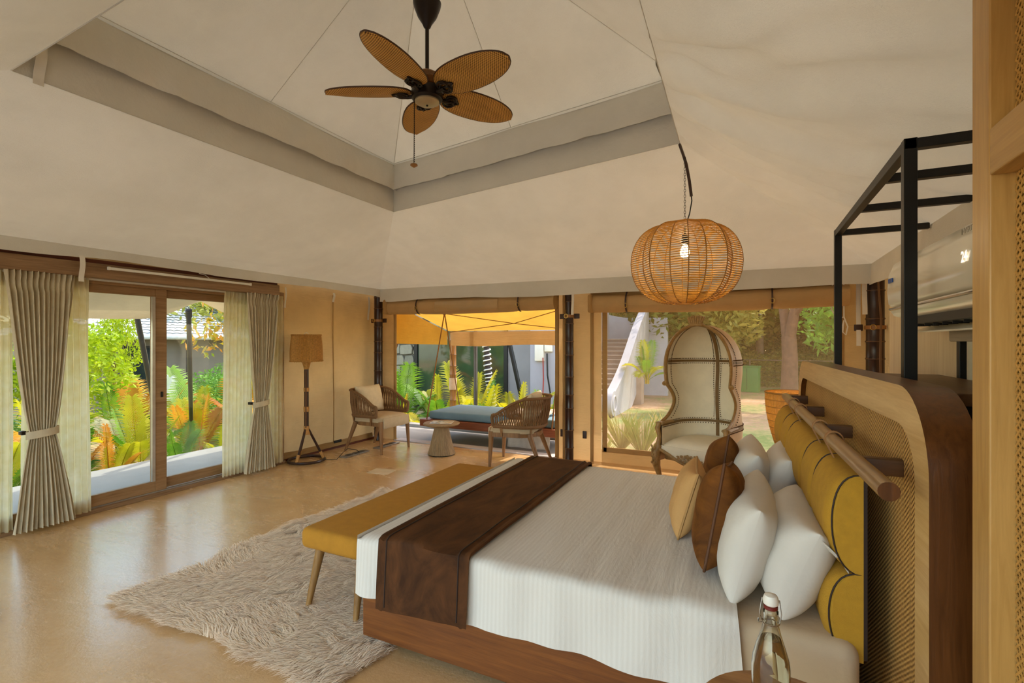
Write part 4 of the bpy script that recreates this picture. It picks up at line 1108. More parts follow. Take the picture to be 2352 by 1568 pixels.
# ------------------------------------------------------------ shag rug
def shag(name, lab, inside, bounds, N, z0, ln, mat, cat='rug', seed=3, back=None, dirn=(-.8, -.6)):
    rg = np.random.RandomState(seed)
    t = thing(name, lab, cat, (0, 0, 0))
    x0, x1, y0, y1 = bounds
    P = np.stack([rg.uniform(x0, x1, N), rg.uniform(y0, y1, N)], 1)
    P = P[inside(P[:, 0], P[:, 1])]; n = len(P)
    # clump field
    G = 220; cc = np.stack([rg.uniform(x0, x1, G*6), rg.uniform(y0, y1, G*6)], 1)
    cang = np.arctan2(dirn[1], dirn[0]) + rg.normal(0, .75, G*6)
    cell = {}
    idx = np.empty(n, int)
    for s in range(0, n, 4000):
        d = ((P[s:s+4000, None, :]-cc[None])**2).sum(2); idx[s:s+4000] = d.argmin(1)
    sm = np.array([noise.noise(Vector((x*1.7, y*1.7, seed)))*1.5+noise.noise(Vector((x*6, y*6, seed+3)))*.8 for x, y in P])
    ang = np.arctan2(dirn[1], dirn[0]) + sm + .35*(cang[idx]-np.arctan2(dirn[1], dirn[0])) + rg.normal(0, .16, n)
    L = ln*rg.uniform(.7, 1.25, n); lift = rg.uniform(.14, .42, n)
    D = np.stack([np.cos(ang), np.sin(ang)], 1)
    tocl = (cc[idx]-P)*.16
    S = np.stack([-D[:, 1], D[:, 0]], 1)*rg.uniform(.0011, .0019, n)[:, None]
    r0 = np.concatenate([P, np.full((n, 1), z0)], 1)
    h1 = np.concatenate([P+D*(L*.35)[:, None]+tocl*.3, (z0+L*lift*.75)[:, None]], 1)
    h2 = np.concatenate([P+D*(L*.72)[:, None]+tocl*.7, (z0+L*lift*.9)[:, None]], 1)
    h3 = np.concatenate([P+D*L[:, None]+tocl, (z0+L*lift*.55)[:, None]], 1)
    S3 = np.concatenate([S, np.zeros((n, 1))], 1)
    V = np.stack([r0-S3, r0+S3, h1-S3, h1+S3, h2-S3*.8, h2+S3*.8, h3], 1).reshape(-1, 3)
    b = (np.arange(n)*7)[:, None]
    q1 = b+np.array([[0,1,3,2]]); q2 = b+np.array([[2,3,5,4]]); tr = b+np.array([[4,5,6]])
    loops = np.concatenate([np.concatenate([q1, q2, tr], 1).reshape(-1)])
    me = bpy.data.meshes.new('pile'); me.vertices.add(len(V)); me.vertices.foreach_set('co', V.ravel())
    me.loops.add(len(loops)); me.loops.foreach_set('vertex_index', loops.astype(np.int32))
    st = (np.arange(n)*11)[:, None]+np.array([[0,4,8]]); me.polygons.add(n*3); me.polygons.foreach_set('loop_start', st.ravel().astype(np.int32))
    me.update(calc_edges=True); me.validate(); me.shade_smooth()
    stuff(obj('pile', me, mat, t))
    if back: obj('backing', back, M_plain('rug_backing', 'e0cdae', .9), t, 0)
    return t
M_FUR = M_plain('shag_fur', 'ffe6c6', .7, 0, .04, 9)
for n__ in M_FUR.node_tree.nodes:
    if n__.type == 'BSDF_PRINCIPLED': n__.inputs['Sheen Weight'].default_value = .8; n__.inputs['Sheen Roughness'].default_value = .5; n__.inputs['Sheen Tint'].default_value = hexc('fff0dc')
# irregular outline of the hide
def rug_in(x, y):
    wob = .006*np.sin(x*5.1)+.008*np.sin(x*13); wox = .03*np.sin(y*4.3)+.018*np.sin(y*11)
    return (x > -3.12+wox) & (x < -1.50+wox) & (y > 1.47+wob-.0*x) & (y < 3.70+wob)
bk = MB().prism([(-3.04,1.57),(-1.60,1.57),(-1.60,3.60),(-3.04,3.60)], .012)
shag('shag_rug', 'cream long-pile shag rug under the bench', rug_in, (-3.2,-1.45,1.4,3.8), 130000, .008, .078, M_FUR, back=bk)
bk2 = MB().lathe([(.56,0),(.56,.012)], 40, (-3.62,.56,0))
shag('fur_rug', 'round tan fur rug at the lower left edge', lambda x, y: (x+3.62)**2+(y-.56)**2 < .58**2, (-4.25,-3.0,-.05,1.2), 26000, .01, .07, M_plain('tan_fur', 'b98752', .7, 0, .12, 9, 0, 60, .2), seed=9, back=bk2)
# ------------------------------------------------------------ shelf unit with black frame behind the headboard
su = thing('shelf_frame', 'black metal open frame with brown shelf behind the headboard', 'shelf', (.52, 2.95, 0))
py = (-.72, -.30, .24, .88)
for y in (py[0], py[3]): obj('post', MB().bb(-.02, .02, y-.02, y+.02, 0, 2.15), M_BLACK, su, 0, .002)
obj('post', MB().bb(.265, .295, -.30, -.265, 0, 1.43), M_BLACK, su, 0, .002)
for x in (0,): obj('top_beam', MB().bb(x-.018, x+.018, py[0]-.02, py[3]+.02, 2.11, 2.15), M_BLACK, su, 0, .002)
for y in py: obj('cross_bar', MB().bb(.02, .47, y-.018, y+.018, 2.112, 2.148), M_BLACK, su, 0, .002)
obj('shelf_board', MB().bb(-.03, .245, -1.14, -.13, 1.235, 1.272), M_wood('shelf_wood', '4a2f18', '70502e', 'y', 1, .4), su, 0, .003)
obj('shelf_rail', MB().bb(.0, .30, -1.12, -1.09, 1.18, 1.235), M_BLACK, su, 0)
obj('leg', MB().bb(.18, .22, -1.12, -1.09, 0, 1.18), M_BLACK, su, 0)
# ------------------------------------------------------------ air conditioner
M_ACW = M_plain('ac_white', 'efe4cc', .22, 0, .02, 4, coat=.5)
ac = thing('air_conditioner', 'white wall-mounted split air conditioner above the shelf', 'air conditioner', (.838, 2.41, 1.50))
prof_ = [(0,.02),(0,.31),(-.06,.325),(-.15,.32),(-.20,.30),(-.225,.24),(-.232,.15),(-.225,.09),(-.20,.055),(-.185,.05)]
def extr(pf, y0, y1):
    n = len(pf); m = MB(); m.add([(a, y0, b) for a, b in pf]+[(a, y1, b) for a, b in pf], [(i, (i+1) % n, n+(i+1) % n, n+i) for i in range(n)]+[tuple(reversed(range(n))), tuple(range(n, 2*n))]); return m
obj('body', extr([(0,.02),(0,.31),(-.06,.325),(-.15,.32),(-.18,.30),(-.185,.05),(-.13,.0),(-.05,-.005)], -.56, .56), M_ACW, ac, 45)
fp_ = obj('front_panel', extr([(-.182,.305),(-.205,.295),(-.226,.24),(-.232,.16),(-.226,.10),(-.21,.085),(-.182,.085)], -.56, .56), M_ACW, ac, 50)
obj('chrome_line', MB().tube([(-.222,-.55,.075),(-.222,.55,.075)], .006, 8), M_plain('chrome', 'd8d4cc', .12, .9, .02), ac)
obj('lower_lip', extr([(-.182,.08),(-.218,.068),(-.205,.045),(-.17,.03)], -.56, .56), M_ACW, ac, 50)
obj('air_slot', MB().bb(-.175, -.05, -.50, .50, .0, .035), M_BLACK, ac, 0)
lv = obj('louvre', MB().rbox((-.10,0,-.018), (.11,.98,.008), .003, 2, RY(R(-20))), M_ACW, ac)
for k in range(9): obj('deflector', MB().rbox((-.12, -.44+k*.11, .004), (.05,.004,.03), .001, 1), M_BLACK, lv)
obj('sticker', MB().bb(-.2345, -.230, .46, .53, .20, .22), M_plain('blue_sticker', '2b56a5', .4), fp_, 0).rotation_euler = (0, 0, 0)
def text(body, size, M, mat, parent, name='lettering'):
    c = bpy.data.curves.new(name, 'FONT'); c.body = body; c.size = size; c.extrude = .0006
    o = bpy.data.objects.new(name, c); COL.objects.link(o)
    dg = bpy.context.evaluated_depsgraph_get(); me = bpy.data.meshes.new_from_object(o.evaluated_get(dg))
    bpy.data.objects.remove(o); bpy.data.curves.remove(c)
    me.transform(M); me.materials.clear(); me.materials.append(mat)
    return obj(name, me, None, parent)
# glyphs run towards -Y so they read correctly from the room side (looking +X)
FACE = Matrix(((0,0,-1,0),(-1,0,0,0),(0,1,0,0),(0,0,0,1)))
text('24', .05, TR(-.2335, -.38, .17) @ FACE, M_emit('display_white', 'fff6e6', .6), fp_, 'display_digits')
text('INVERTER', .026, TR(-.2245, -.355, .262) @ RY(R(0)) @ FACE, M_plain('grey_print', '9b8f7c', .5), fp_)
bx_ = obj('junction_box', MB().rbox((0,0,0), (.06,.24,.10), .006), M_wood('grey_box_wood', '9c8a70', 'b7a489', 'y'), loc=(.80, 2.60, 1.47)); tag(bx_, 'grey-brown boxed cover on the board wall under the air conditioner', 'box')
pp = obj('drain_pipe', MB().tube([(0,0,0),(0,0,1.36)], .028, 12).tube([(0,0,1.10),(0,0,1.2)], .034, 12), M_plain('pvc_pipe', 'cbbd9e', .4), loc=(.80, 2.53, .06)); tag(pp, 'cream vertical drain pipe below the air conditioner', 'pipe')
cb = obj('cable', MB().tube([(0,0,2.0),(.02,-.03,1.62),(.01,-.05,1.3),(.015,-.04,1.1),(.01,-.02,.02)], .009, 6), M_plain('brown_cable', '6b4a2c', .5), loc=(1.03, 5.385, 0)); tag(cb, 'thin brown cable running down beside the far corner pole', 'cable')

# ------------------------------------------------------------ cane partition on the right
pt = thing('cane_screen', 'tall oak cabinet screen with open cane webbing panels at the right edge', 'screen', (.42, .75, 0))
Y0, Y1, ZT_ = -.62, .60, 2.22
M_OAKG = M_wood('golden_oak', 'a87c3c', 'c89a55', 'z', 1, .4, .45)
sw = .083
obj('stile', MB().bb(0, .06, Y1-sw, Y1, 0, ZT_), M_OAKG, pt, 0, .003); obj('stile', MB().bb(0, .06, Y0, Y0+sw, 0, ZT_), M_OAKG, pt, 0, .003)
for z0, z1 in ((0, .09), (1.743, 1.833), (ZT_-.09, ZT_)): obj('rail', MB().bb(0, .06, Y0+sw, Y1-sw, z0, z1), M_wood('golden_oak_y', 'a87c3c', 'c89a55', 'y', 1, .4, .45), pt, 0, .003)
obj('side_panel', MB().bb(.06, .40, Y1-.02, Y1, 0, ZT_), M_OAKD, pt, 0, .003)
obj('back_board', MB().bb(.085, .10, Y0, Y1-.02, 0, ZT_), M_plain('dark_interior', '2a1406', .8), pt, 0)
obj('reveal', MB().bb(.0605, .085, Y1-sw, Y1-sw+.01, 0, ZT_), M_OAKD, pt, 0)
M_CANE = M_plain('cane_strand', 'c2924a', .45, 0, .2, 40, 0, 60)
def cane(z0, z1):
    m = MB(); p = .0175; y0, y1 = Y0+sw, Y1-sw; x = .040
    def strip(a, b, w, dx):
        a, b = Vector(a), Vector(b); d = (b-a).normalized(); n = Vector((0, -d.z, d.y))*w/2; e = Vector((dx,0,0)); t = Vector((.0012,0,0))
        m.add([tuple(q) for q in (a-n+e, b-n+e, b+n+e, a+n+e, a-n+e+t, b-n+e+t, b+n+e+t, a+n+e+t)], [(0,1,2,3),(7,6,5,4),(0,4,5,1),(2,6,7,3)])
    k = 0; yy = y0+.004
    while yy < y1:
        strip((x,yy,z0),(x,yy,z1), .0026, .0); strip((x,yy+.0042,z0),(x,yy+.0042,z1), .0026, .0008); yy += p
    zz = z0+.004
    while zz < z1:
        strip((x,y0,zz),(x,y1,zz), .0026, -.0012); strip((x,y0,zz+.0042),(x,y1,zz+.0042), .0026, -.0004); zz += p
    H = z1-z0; Wd = y1-y0
    c = -H
    while c < Wd:                                     # both diagonals, clipped to the panel
        a0 = max(0, c); a1 = min(Wd, c+H)
        if a1-a0 > .003:
            strip((x, y0+a0, z0+a0-c), (x, y0+a1, z0+a1-c), .0042, -.0022)
            strip((x, y1-a0, z0+a0-c), (x, y1-a1, z0+a1-c), .0042, -.0028)
        c += p
    return m
for z0, z1 in ((.09, 1.743), (1.833, ZT_-.09)): stuff(obj('cane_webbing', cane(z0, z1), M_CANE, pt, 0))

# ------------------------------------------------------------ bedside table, bottle, far lamp
bt = thing('bedside_table', 'round wooden bedside table at the bottom edge under the bottle', 'table', (.085, 1.335, 0))
obj('table_top', MB().lathe([(.195,.475),(.21,.482),(.212,.498),(.205,.505),(.02,.505)], 48), M_wood('bedside_wood', '8a5a24', 'b98444', 'x', 1, .35), bt)
obj('stem', MB().lathe([(.03,.02),(.03,.475)], 20), M_OAKG, bt); obj('foot', MB().lathe([(.15,0),(.15,.015),(.03,.03)], 32), M_OAKG, bt)
bo = thing('water_bottle', 'clear swing-top glass water bottle on the bedside table', 'bottle', (.045, 1.32, .506))
M_GL = M_glass('bottle_glass', 'f4f3ea', 1.45)
op = [(.034,.0),(.040,.004),(.0415,.012),(.0415,.145),(.039,.165),(.032,.19),(.022,.222),(.0165,.245),(.015,.262),(.0165,.268),(.0165,.276),(.014,.279)]
ip = [(r-.003, z+.003) for r, z in op]
gm = MB(); gm.lathe(op, 32, caps=False); n0 = len(gm.v); gm.lathe(list(reversed(ip)), 32, caps=False)
gm.f.append(tuple(reversed(range(32)))); gm.f.append(tuple(range(n0+11*32, n0+12*32)))
for k in range(32): l = (k+1) % 32; gm.f.append((11*32+k, 11*32+l, n0+l, n0+k))
obj('glass', gm, M_GL, bo, 60)
obj('water', MB().lathe([(.030,.0035),(.0383,.015),(.0383,.145),(.0358,.165),(.0288,.19),(.0215,.212),(.001,.212)], 32), M_glass('water', 'f2eed8', 1.33), bo, 60)
cp = obj('stopper', MB().lathe([(.012,.288),(.0165,.292),(.0175,.302),(.014,.312),(.004,.315)], 20), M_WHITEP, bo)
obj('gasket', MB().lathe([(.013,.279),(.0155,.281),(.0155,.287),(.012,.289)], 20), M_plain('red_rubber', '6b1c12', .5), cp)
M_WIRE = M_plain('steel_wire', 'b8b2a6', .25, .9, .05)
wm = MB().tube([(.0185*math.cos(a), .0185*math.sin(a), .248) for a in [2*PI*i/20 for i in range(20)]], .0016, 5, True)
wm.tube([(-.0185,0,.248),(-.024,-.003,.262),(-.021,0,.285),(-.018,0,.303)], .0015, 5); wm.tube([(.0185,0,.248),(.022,0,.27),(.018,0,.303)], .0015, 5)
wm.tube([(-.0185,-.006,.248),(-.027,-.004,.244),(-.026,0,.252)], .0018, 5)
obj('wire_bail', wm, M_WIRE, bo)
bl = thing('basket_lamp', 'tapered rattan basket lamp shade beyond the far end of the headboard', 'lamp', (.27, 3.98, 0))
M_BASK = M_plain('basket_rattan', 'c08a3a', .5, 0, .25, 50, .5, 120, .2, tcol='c98a3a')
def bask(u, v):
    g = 2*PI*u; z = .62+.44*v; r = .085+.085*math.sin(min(1, v*1.05)*PI/2)
    r += .003*math.sin(g*40)
    return (r*math.cos(g), r*math.sin(g), z)
bs = obj('shade', MB().grid(bask, 160, 16, cu=True), M_BASK, bl, 80)
obj('rim', MB().tube([(.172*math.cos(a), .172*math.sin(a), 1.06) for a in [2*PI*i/40 for i in range(40)]], .006, 6, True), M_RIB, bs)
hp = MB()
for q in range(9): hp.tube([((.0+bask(0, q/9)[0]+.002)*math.cos(a), (bask(0, q/9)[0]+.002)*math.sin(a), .62+.44*q/9) for a in [2*PI*i/30 for i in range(30)]], .003, 4, True)
obj('hoops', hp, M_RIB, bs)
obj('stem', MB().lathe([(.012,.46),(.012,.80)], 10), M_DARKMETAL, bl); obj('base', MB().lathe([(.09,.44),(.09,.455),(.02,.465)], 24), M_DARKMETAL, bl)
lb = obj('bulb', MB().ball((0,0,.85), .03, 12, 8), M_emit('lamp_glow', 'ffc880', 3), bl)
l2 = bpy.data.lights.new('basket_bulb', 'POINT'); l2.energy = .7; l2.color = (1, .8, .5); l2.shadow_soft_size = .03
l2o = bpy.data.objects.new('basket_bulb', l2); COL.objects.link(l2o); l2o.parent = bl; l2o.location = (0, 0, .92)
ft = thing('bedside_table', 'low bedside table beyond the far end of the bed', 'table', (.27, 3.98, 0))
obj('table_top', MB().lathe([(.20,.41),(.205,.42),(.205,.435),(.02,.44)], 32), M_OAKG, ft); obj('stem', MB().lathe([(.03,.02),(.03,.41)], 16), M_OAKG, ft); obj('foot', MB().lathe([(.13,0),(.13,.015),(.03,.03)], 24), M_OAKG, ft)
# ------------------------------------------------------------ outside: ground, terraces
GZ = -.45
def ground_mat():
    t = NT('garden_ground'); v = t.coord((1,1,1)); a = t.noise(v, .55, 5, .6); b = t.noise(v, 9, 5, .7)
    f = t.math('ADD', t.math('MULTIPLY', a, .65), t.math('MULTIPLY', b, .35))
    t.l(t.ramp(f, [(.38, hexc('5f7a35')), (.47, hexc('9a9258')), (.55, hexc('b98f6a')), (.66, hexc('cfae8a'))]), t.p.inputs['Base Color'])
    t.p.inputs['Roughness'].default_value = .95; t.bump(b, .5, .05); return t.m
M_GROUND = ground_mat()
def gnd(u, v):
    x, y = -60+110*u, -20+90*v
    return (x, y, GZ+.15*nz(x*.15, y*.15)*(1 if abs(x+1) > 9 or y > 9 else 0))
struct('ground', MB().grid(gnd, 60, 60), M_GROUND, smooth=80)
def slab_thing(name, mb, lab, mat=M_CONC): return struct(name, mb, mat, None, 0, .01, label=lab)
slab_thing('terrace', MB().bb(-6.62, XL-.08, -2, 5.2, GZ-.05, -.03), 'pale concrete terrace outside the sliding door')
slab_thing('terrace', MB().bb(-6.4, -1.9, YB+.10, 6.75, GZ-.05, -.02), 'pale concrete terrace outside the open doorway')
slab_thing('terrace_kerb', MB().bb(-6.4, -1.9, 6.75, 6.90, GZ-.05, .03), 'white concrete kerb of the back terrace')
slab_thing('terrace', MB().bb(-1.9, 1.4, YB+.10, 6.2, GZ-.05, -.06), 'concrete apron below the mesh window')
slab_thing('terrace', MB().bb(-8, 4, -9, YF-.06, GZ-.05, -.03), 'unseen pale concrete slab added behind the viewer to bounce light into the tent')  # unseen slab added as a reflector, bouncing light up to the ceiling
# eaves of the tent fly beyond the walls
def fly(fn, nu, nv, name, lab, mat=M_AWNL):
    return tag(obj(name, MB().grid(fn, nu, nv), mat, None, 70), lab, 'awning')
fly(lambda u, v: (-1.9+3.4*u, YB+.09+1.08*v, 2.12-.20*v-.03*math.sin(u*PI)), 20, 6, 'eave_awning', 'tan canvas eave outside the mesh window')
def lfly(u, v):
    y = -1.0+7.4*u
    # scalloped free edge: sags between the guy poles, lifts at them
    ze = 1.66 + .20*max(0, 1-abs(y-3.62)/.5)**1.3 + .04*max(0, min(1, y-3.0)) + .02*math.sin(y*2.1)
    return (XL-.10-.75*v, y, 2.13+(ze-2.13)*v-.05*math.sin(v*PI))
fly(lfly, 60, 10, 'terrace_awning', 'sagging tan canvas fly above the terrace outside the sliding door')
# ------------------------------------------------------------ back awning
aw = thing('porch_awning', 'yellow canvas porch awning with hanging valance over the swing bed', 'awning', (0, 0, 0))
AX0, AX1, AY1 = -4.95, -2.18, 7.6
obj('roof_cloth', MB().grid(lambda u, v: (AX0+(AX1-AX0)*u, YB+.02+(AY1-YB-.02)*v, 2.10-.49*v-.05*math.sin(u*PI)*math.sin(v*PI)), 24, 14), M_AWN, aw, 70)
obj('front_valance', MB().grid(lambda u, v: (AX0+.03+(AX1-AX0-.03)*u, AY1+.01+.012*nz(u*12, v)*v, 1.60-.25*v-.015*math.sin(u*8)*v), 40, 6), M_CANVAS_D, aw, 70)
obj('side_valance', MB().grid(lambda u, v: (AX0+.012*nz(u*9, v, 3)*v, YB+.3+(AY1-YB-.36)*u, (2.02-.42*u)*(1-v)+v*(1.39-.03*u)), 40, 6), M_AWN, aw, 70)
obj('guy_rope', MB().tube([(AX0+.02, AY1-.03, 1.585),(-3.3, 6.9, 1.70),(-2.2, 6.3, 1.88)], .006, 6), M_ROPE, aw)
obj('guy_rope', MB().tube([(AX1-.2, AY1-.03, 1.585),(-3.3, 6.9, 1.70),(-4.3, 6.3, 1.86)], .006, 6), M_ROPE, aw)
M_BAMB2 = M_wood('golden_bamboo', '7a4a1c', 'b07a3a', 'z', 1, .4, .5, 40)
p_ = bamboo((AX0-.0, AY1+.13, GZ), 2.05, .062, 'golden bamboo post with rope binding at the porch awning corner', None, mat=M_BAMB2)
obj('rope_binding', MB().lathe([(.07,.98),(.072,1.0),(.072,1.18),(.07,1.2)], 16, caps=False), M_plain('pale_binding', 'c9a98a', .8), p_)
M_POLEG = M_plain('grey_steel', '5d5a5c', .4, .6)
def steelpole(a, b, r, lab, cat='pole', mat=None):
    a, b = Vector(a), Vector(b); t = thing('awning_pole', lab, cat, a, 0, 'steel awning poles')
    obj('tube', MB().tube([(0,0,0), b-a], r, 10), mat or M_POLEG, t); obj('foot_plate', MB().rbox((0,0,.005), (.12,.12,.02), .004), mat or M_POLEG, t)
    obj('ferrule', MB().tube([(b-a)*.97, (b-a)*1.0], r*1.25, 10), mat or M_POLEG, t)
    return t
steelpole((-4.45, AY1+.1, GZ), (-4.45, AY1+.1, 1.7), .036, 'straight grey steel pole beside the golden bamboo post')
steelpole((-6.35, 6.7, GZ), (-5.75, 7.2, 1.55), .04, 'leaning brown steel pole at the left of the open doorway', mat=M_plain('brown_steel', '6b4a34', .5, .3))
for i, (y0, y1, lab) in enumerate(((3.75, 3.0, 'leftmost leaning grey guy pole behind the yellow shrub'), (4.15, 3.55, 'second leaning grey guy pole seen through the left pane'), (5.75, 4.75, 'third leaning grey guy pole in front of the tiled house'), (5.55, 4.3, 'thick leaning grey guy pole at the right side of the right pane'))):
    steelpole((-8.1, y0+.75, GZ), (-5.85, y1-.05, 1.78), .028 if i < 3 else .04, lab)
# white spiral-wrapped trunk
sp = thing('wrapped_trunk', 'slender trunk wrapped in a white spiral behind the swing bed', 'tree', (-4.85, 9.2, GZ))
tp = [Vector((.0, 0, 0)), Vector((-.06, 0, .6)), Vector((-.16, 0, 1.2)), Vector((-.22, 0, 2.0))]
obj('trunk', MB().tube(tp, [.075,.07,.06,.055], 10), M_plain('dark_bark', '3a302a', .9, 0, .2, 20), sp)
def along(t):
    k = min(2, int(t*3)); return tp[k].lerp(tp[k+1], t*3-k)
obj('spiral_wrap', MB().tube([along(i/240)+Vector((.082*math.cos(i*.63), .082*math.sin(i*.63), 0)) for i in range(241)], .014, 5), M_plain('white_wrap', 'e6e2da', .7), sp)

# ------------------------------------------------------------ swing bed
sb = thing('swing_bed', 'hanging wooden swing bed with blue-grey mattress on the back terrace', 'swing', (-3.25, 6.35, 0))
obj('frame', MB().rbox((0,0,.245), (2.15, .98, .10), .008), M_wood('swing_wood', '6e3a22', '96583a', 'x', 1, .5), sb)
obj('mattress', MB().rbox((.03,0,.355), (1.98, .86, .11), .03), M_plain('blue_grey_fabric', '6f8c9c', .85, 0, .05, 10, .2, 200), sb)
for sx in (-1, 1):
    for sy in (-1, 1):
        e = Vector((sx*1.0-.03*sx, sy*.47, .26)); tpp = Vector((sx*.97, 0, 1.86))
        ro = obj('rope', MB().tube([e, tpp], .010, 6), M_ROPE, sb)
    obj('rope_knot', MB().ball((sx*.97, 0, 1.86), .035, 8, 6), M_ROPE, sb); obj('hanger', MB().tube([(sx*.97,0,1.86),(sx*.97,0,1.98)], .009, 6), M_ROPE, sb)
tw = thing('throw_blanket', 'pale fringed throw draped over the swing bed', 'blanket', (-2.72, 6.10, .41))
M_THROW = M_plain('throw_knit', 'cfc4b8', .9, 0, .08, 20, .5, 90)
obj('cloth', MB().slab(lambda u, v: (-.28+.62*u+.03*nz(v*4, u*3), (.30-.62*v if v < .55 else -.045-.03*nz(u*5, v)), (.045+.03*nz(u*6, v*6)+.02*nz(u*15, v*11) if v < .55 else .035-(v-.55)*1.05+.02*nz(u*5, 2)*v)), 34, 40, (0,.004,.006)), M_THROW, tw, 70)
pm = MB().slab(lambda u, v: (-.19+.16*(u-.5)*(1-v*.7), -.068, -.43-.17*v), 8, 8, (0,.006,0)); obj('lace_corner', pm, M_THROW, tw)
cu = thing('tea_cup', 'small grey cup with saucer on the swing bed', 'cup', (-2.98, 6.02, .414))
obj('saucer', MB().lathe([(.03,0),(.06,.004),(.10,.014),(.098,.017),(.05,.008),(.01,.007)], 24), M_plain('stoneware', '9a938c', .4), cu)
obj('cup_body', MB().lathe([(.03,.009),(.042,.03),(.045,.10),(.041,.10),(.036,.03),(.005,.02)], 20), M_plain('stoneware', '9a938c', .4), cu)
obj('handle', MB().tube([(-.045,0,.08),(-.07,0,.07),(-.068,0,.045),(-.044,0,.035)], .006, 6), M_plain('stoneware', '9a938c', .4), cu)

# ------------------------------------------------------------ plants
LEAF_Y = M_leaf('palm_yellow', '8f9410', 'd2c426', .5); LEAF_G = M_leaf('palm_green', '3c7014', '82a830', .45)
LEAF_O = M_leaf('palm_dry', 'b06414', 'd69c30', .5); LEAF_L = M_leaf('bush_lime', '84a010', 'c4cc24', .5); LEAF_S = M_leaf('palm_silver', 'b9b8a8', 'e4e2d4', .25)
M_STEM = M_plain('palm_stem', 'b99a3a', .6, 0, .2, 20)
def frond_mesh(L, droop, npair, ll, seed, up=.5, wid=.017):
    rg = random.Random(seed); m = MB()
    def rach(t): return Vector((L*t*math.cos(up)*(1-.1*t), 0, L*math.sin(up)*t*1.15-droop*t*t))
    m.tube([rach(i/10) for i in range(11)], [.010-.008*i/10 for i in range(11)], 4, caps=False)
    for i in range(npair):
        t = .16+.84*i/npair; p = rach(t); d = (rach(min(1, t+.02))-rach(t-.02)).normalized()
        l = ll*(math.sin(PI*min(1, .12+.86*t))**.6)*rg.uniform(.85, 1.1)
        for s in (-1, 1):
            side = Vector((0, s, 0)); out = (side*.82+d*.62+Vector((0,0,.28))).normalized()
            q1 = p+out*l*.5; q2 = p+out*l+Vector((0,0,-l*.28)); wv = (d-out*d.dot(out)).normalized()*wid*.5; wv.z -= .001
            m.add([tuple(p-wv*.5), tuple(p+wv*.5), tuple(q1-wv), tuple(q1+wv), tuple(q2)], [(0,1,3,2),(2,3,4)])
    return mesh('frond', m, 0)
FM = {}
for key, mt in (('y', LEAF_Y), ('g', LEAF_G), ('o', LEAF_O), ('s', LEAF_S)):
    FM[key] = []
    for k in range(3):
        me = frond_mesh(1.0, (.35, .6, .15)[k], 34, .34, k*7+3, (.95, .75, 1.2)[k]); me.materials.append(mt); FM[key].append(me)
def palm(loc, h, kinds, lab, seed, n=9, spread=1.0, cat='palm'):
    rg = random.Random(seed); t = thing('areca_palm', lab, cat, loc, rg.uniform(0, 6), 'areca palms in the garden')
    t.scale = (h, h, h)
    for k in range(n):
        c = kinds[k % len(kinds)]; o = obj('frond', FM[c][rg.randrange(3)], None, t)
        az = 2*PI*k/n+rg.uniform(-.3, .3); o.rotation_euler = (rg.uniform(-.15, .15), rg.uniform(-.35, .25)*spread, az)
        s = rg.uniform(.75, 1.15); o.scale = (s, s, s); o.location = (.05*math.cos(az), .05*math.sin(az), rg.uniform(0, .12))
    cm_ = MB()
    for k in range(4): a = 2*PI*k/4; cm_.tube([(.04*math.cos(a), .04*math.sin(a), -.1), (.06*math.cos(a), .06*math.sin(a), .22)], [.02, .012], 6)
    obj('cane_stem', cm_, M_STEM, t)
    return t
LP = [(-8.0,3.25,1.15,'yog','yellow and orange palm just beyond the terrace at the left pane edge'),(-7.6,3.9,.95,'yg','low green-yellow palm at the terrace edge in the left pane'),
 (-8.9,4.3,1.35,'sog','tall palm with silvery dry fronds in the left pane'),(-7.7,4.7,1.0,'oy','orange palm at the terrace edge behind the door stile'),
 (-8.6,5.3,1.35,'yyg','bright yellow palm behind the door stile'),(-7.7,5.6,1.2,'ygy','yellow palm at the terrace edge in the right pane'),
 (-8.9,6.5,1.5,'yo','tall yellow palm at the right side of the right pane'),(-7.4,6.3,.95,'gy','low green palm near the far sheer curtain'),
 (-8.3,7.3,1.7,'yog','tallest golden palm beside the far sheer curtain'),(-7.6,2.5,1.0,'gy','green palm hidden partly by the near sheer curtain'),
 (-9.6,5.0,1.1,'oy','orange-tipped palm deeper in the garden'),(-7.15,4.15,.7,'gg','small dark green palm right at the terrace edge'),(-7.0,3.3,.75,'gyo','small mixed palm at the terrace edge in the left pane'),(-7.5,3.0,.9,'yog','orange-yellow palm near the left pane edge'),(-8.4,2.9,1.2,'yo','golden palm behind the left pane edge'),(-7.0,4.75,.7,'yg','small yellow palm hidden behind the door stile'),(-7.3,5.9,.9,'yyo','golden palm low in the right pane'),(-8.2,6.0,1.2,'og','orange-green palm in the middle of the right pane'),(-7.1,5.1,.7,'gyg','small green palm at the terrace edge in the right pane')]
for i, (x, y, h, k, lab) in enumerate(LP): palm((x, y, GZ), h, k, lab, i+11)
BP = [(-6.3,7.9,1.3,'gg','upright green palm at the left of the open doorway'),(-5.7,8.4,1.35,'gyg','green palm with dark gaps beside the golden bamboo post'),(-6.0,7.4,.9,'yoy','yellow-orange palm at the left edge of the open doorway'),
 (-5.1,8.5,1.25,'yy','bright yellow palm behind the golden bamboo post'),(-4.5,8.0,1.2,'yyg','yellow palm right of the golden bamboo post'),(-3.9,8.3,1.15,'yy','arching yellow palm behind the steel pole'),
 (-3.2,7.9,1.0,'yg','yellow-green palm behind the swing bed mattress'),(-5.4,7.5,.8,'yg','low yellow palm below the bamboo post'),(-4.2,7.5,.75,'gy','low green palm under the swing bed'),(-2.6,7.6,.6,'yo','low dry palm at the right end of the swing bed'),(-3.4,7.4,.6,'yg','small palm under the swing bed edge')]
for i, (x, y, h, k, lab) in enumerate(BP): palm((x, y, GZ), h, k, lab, i+41)
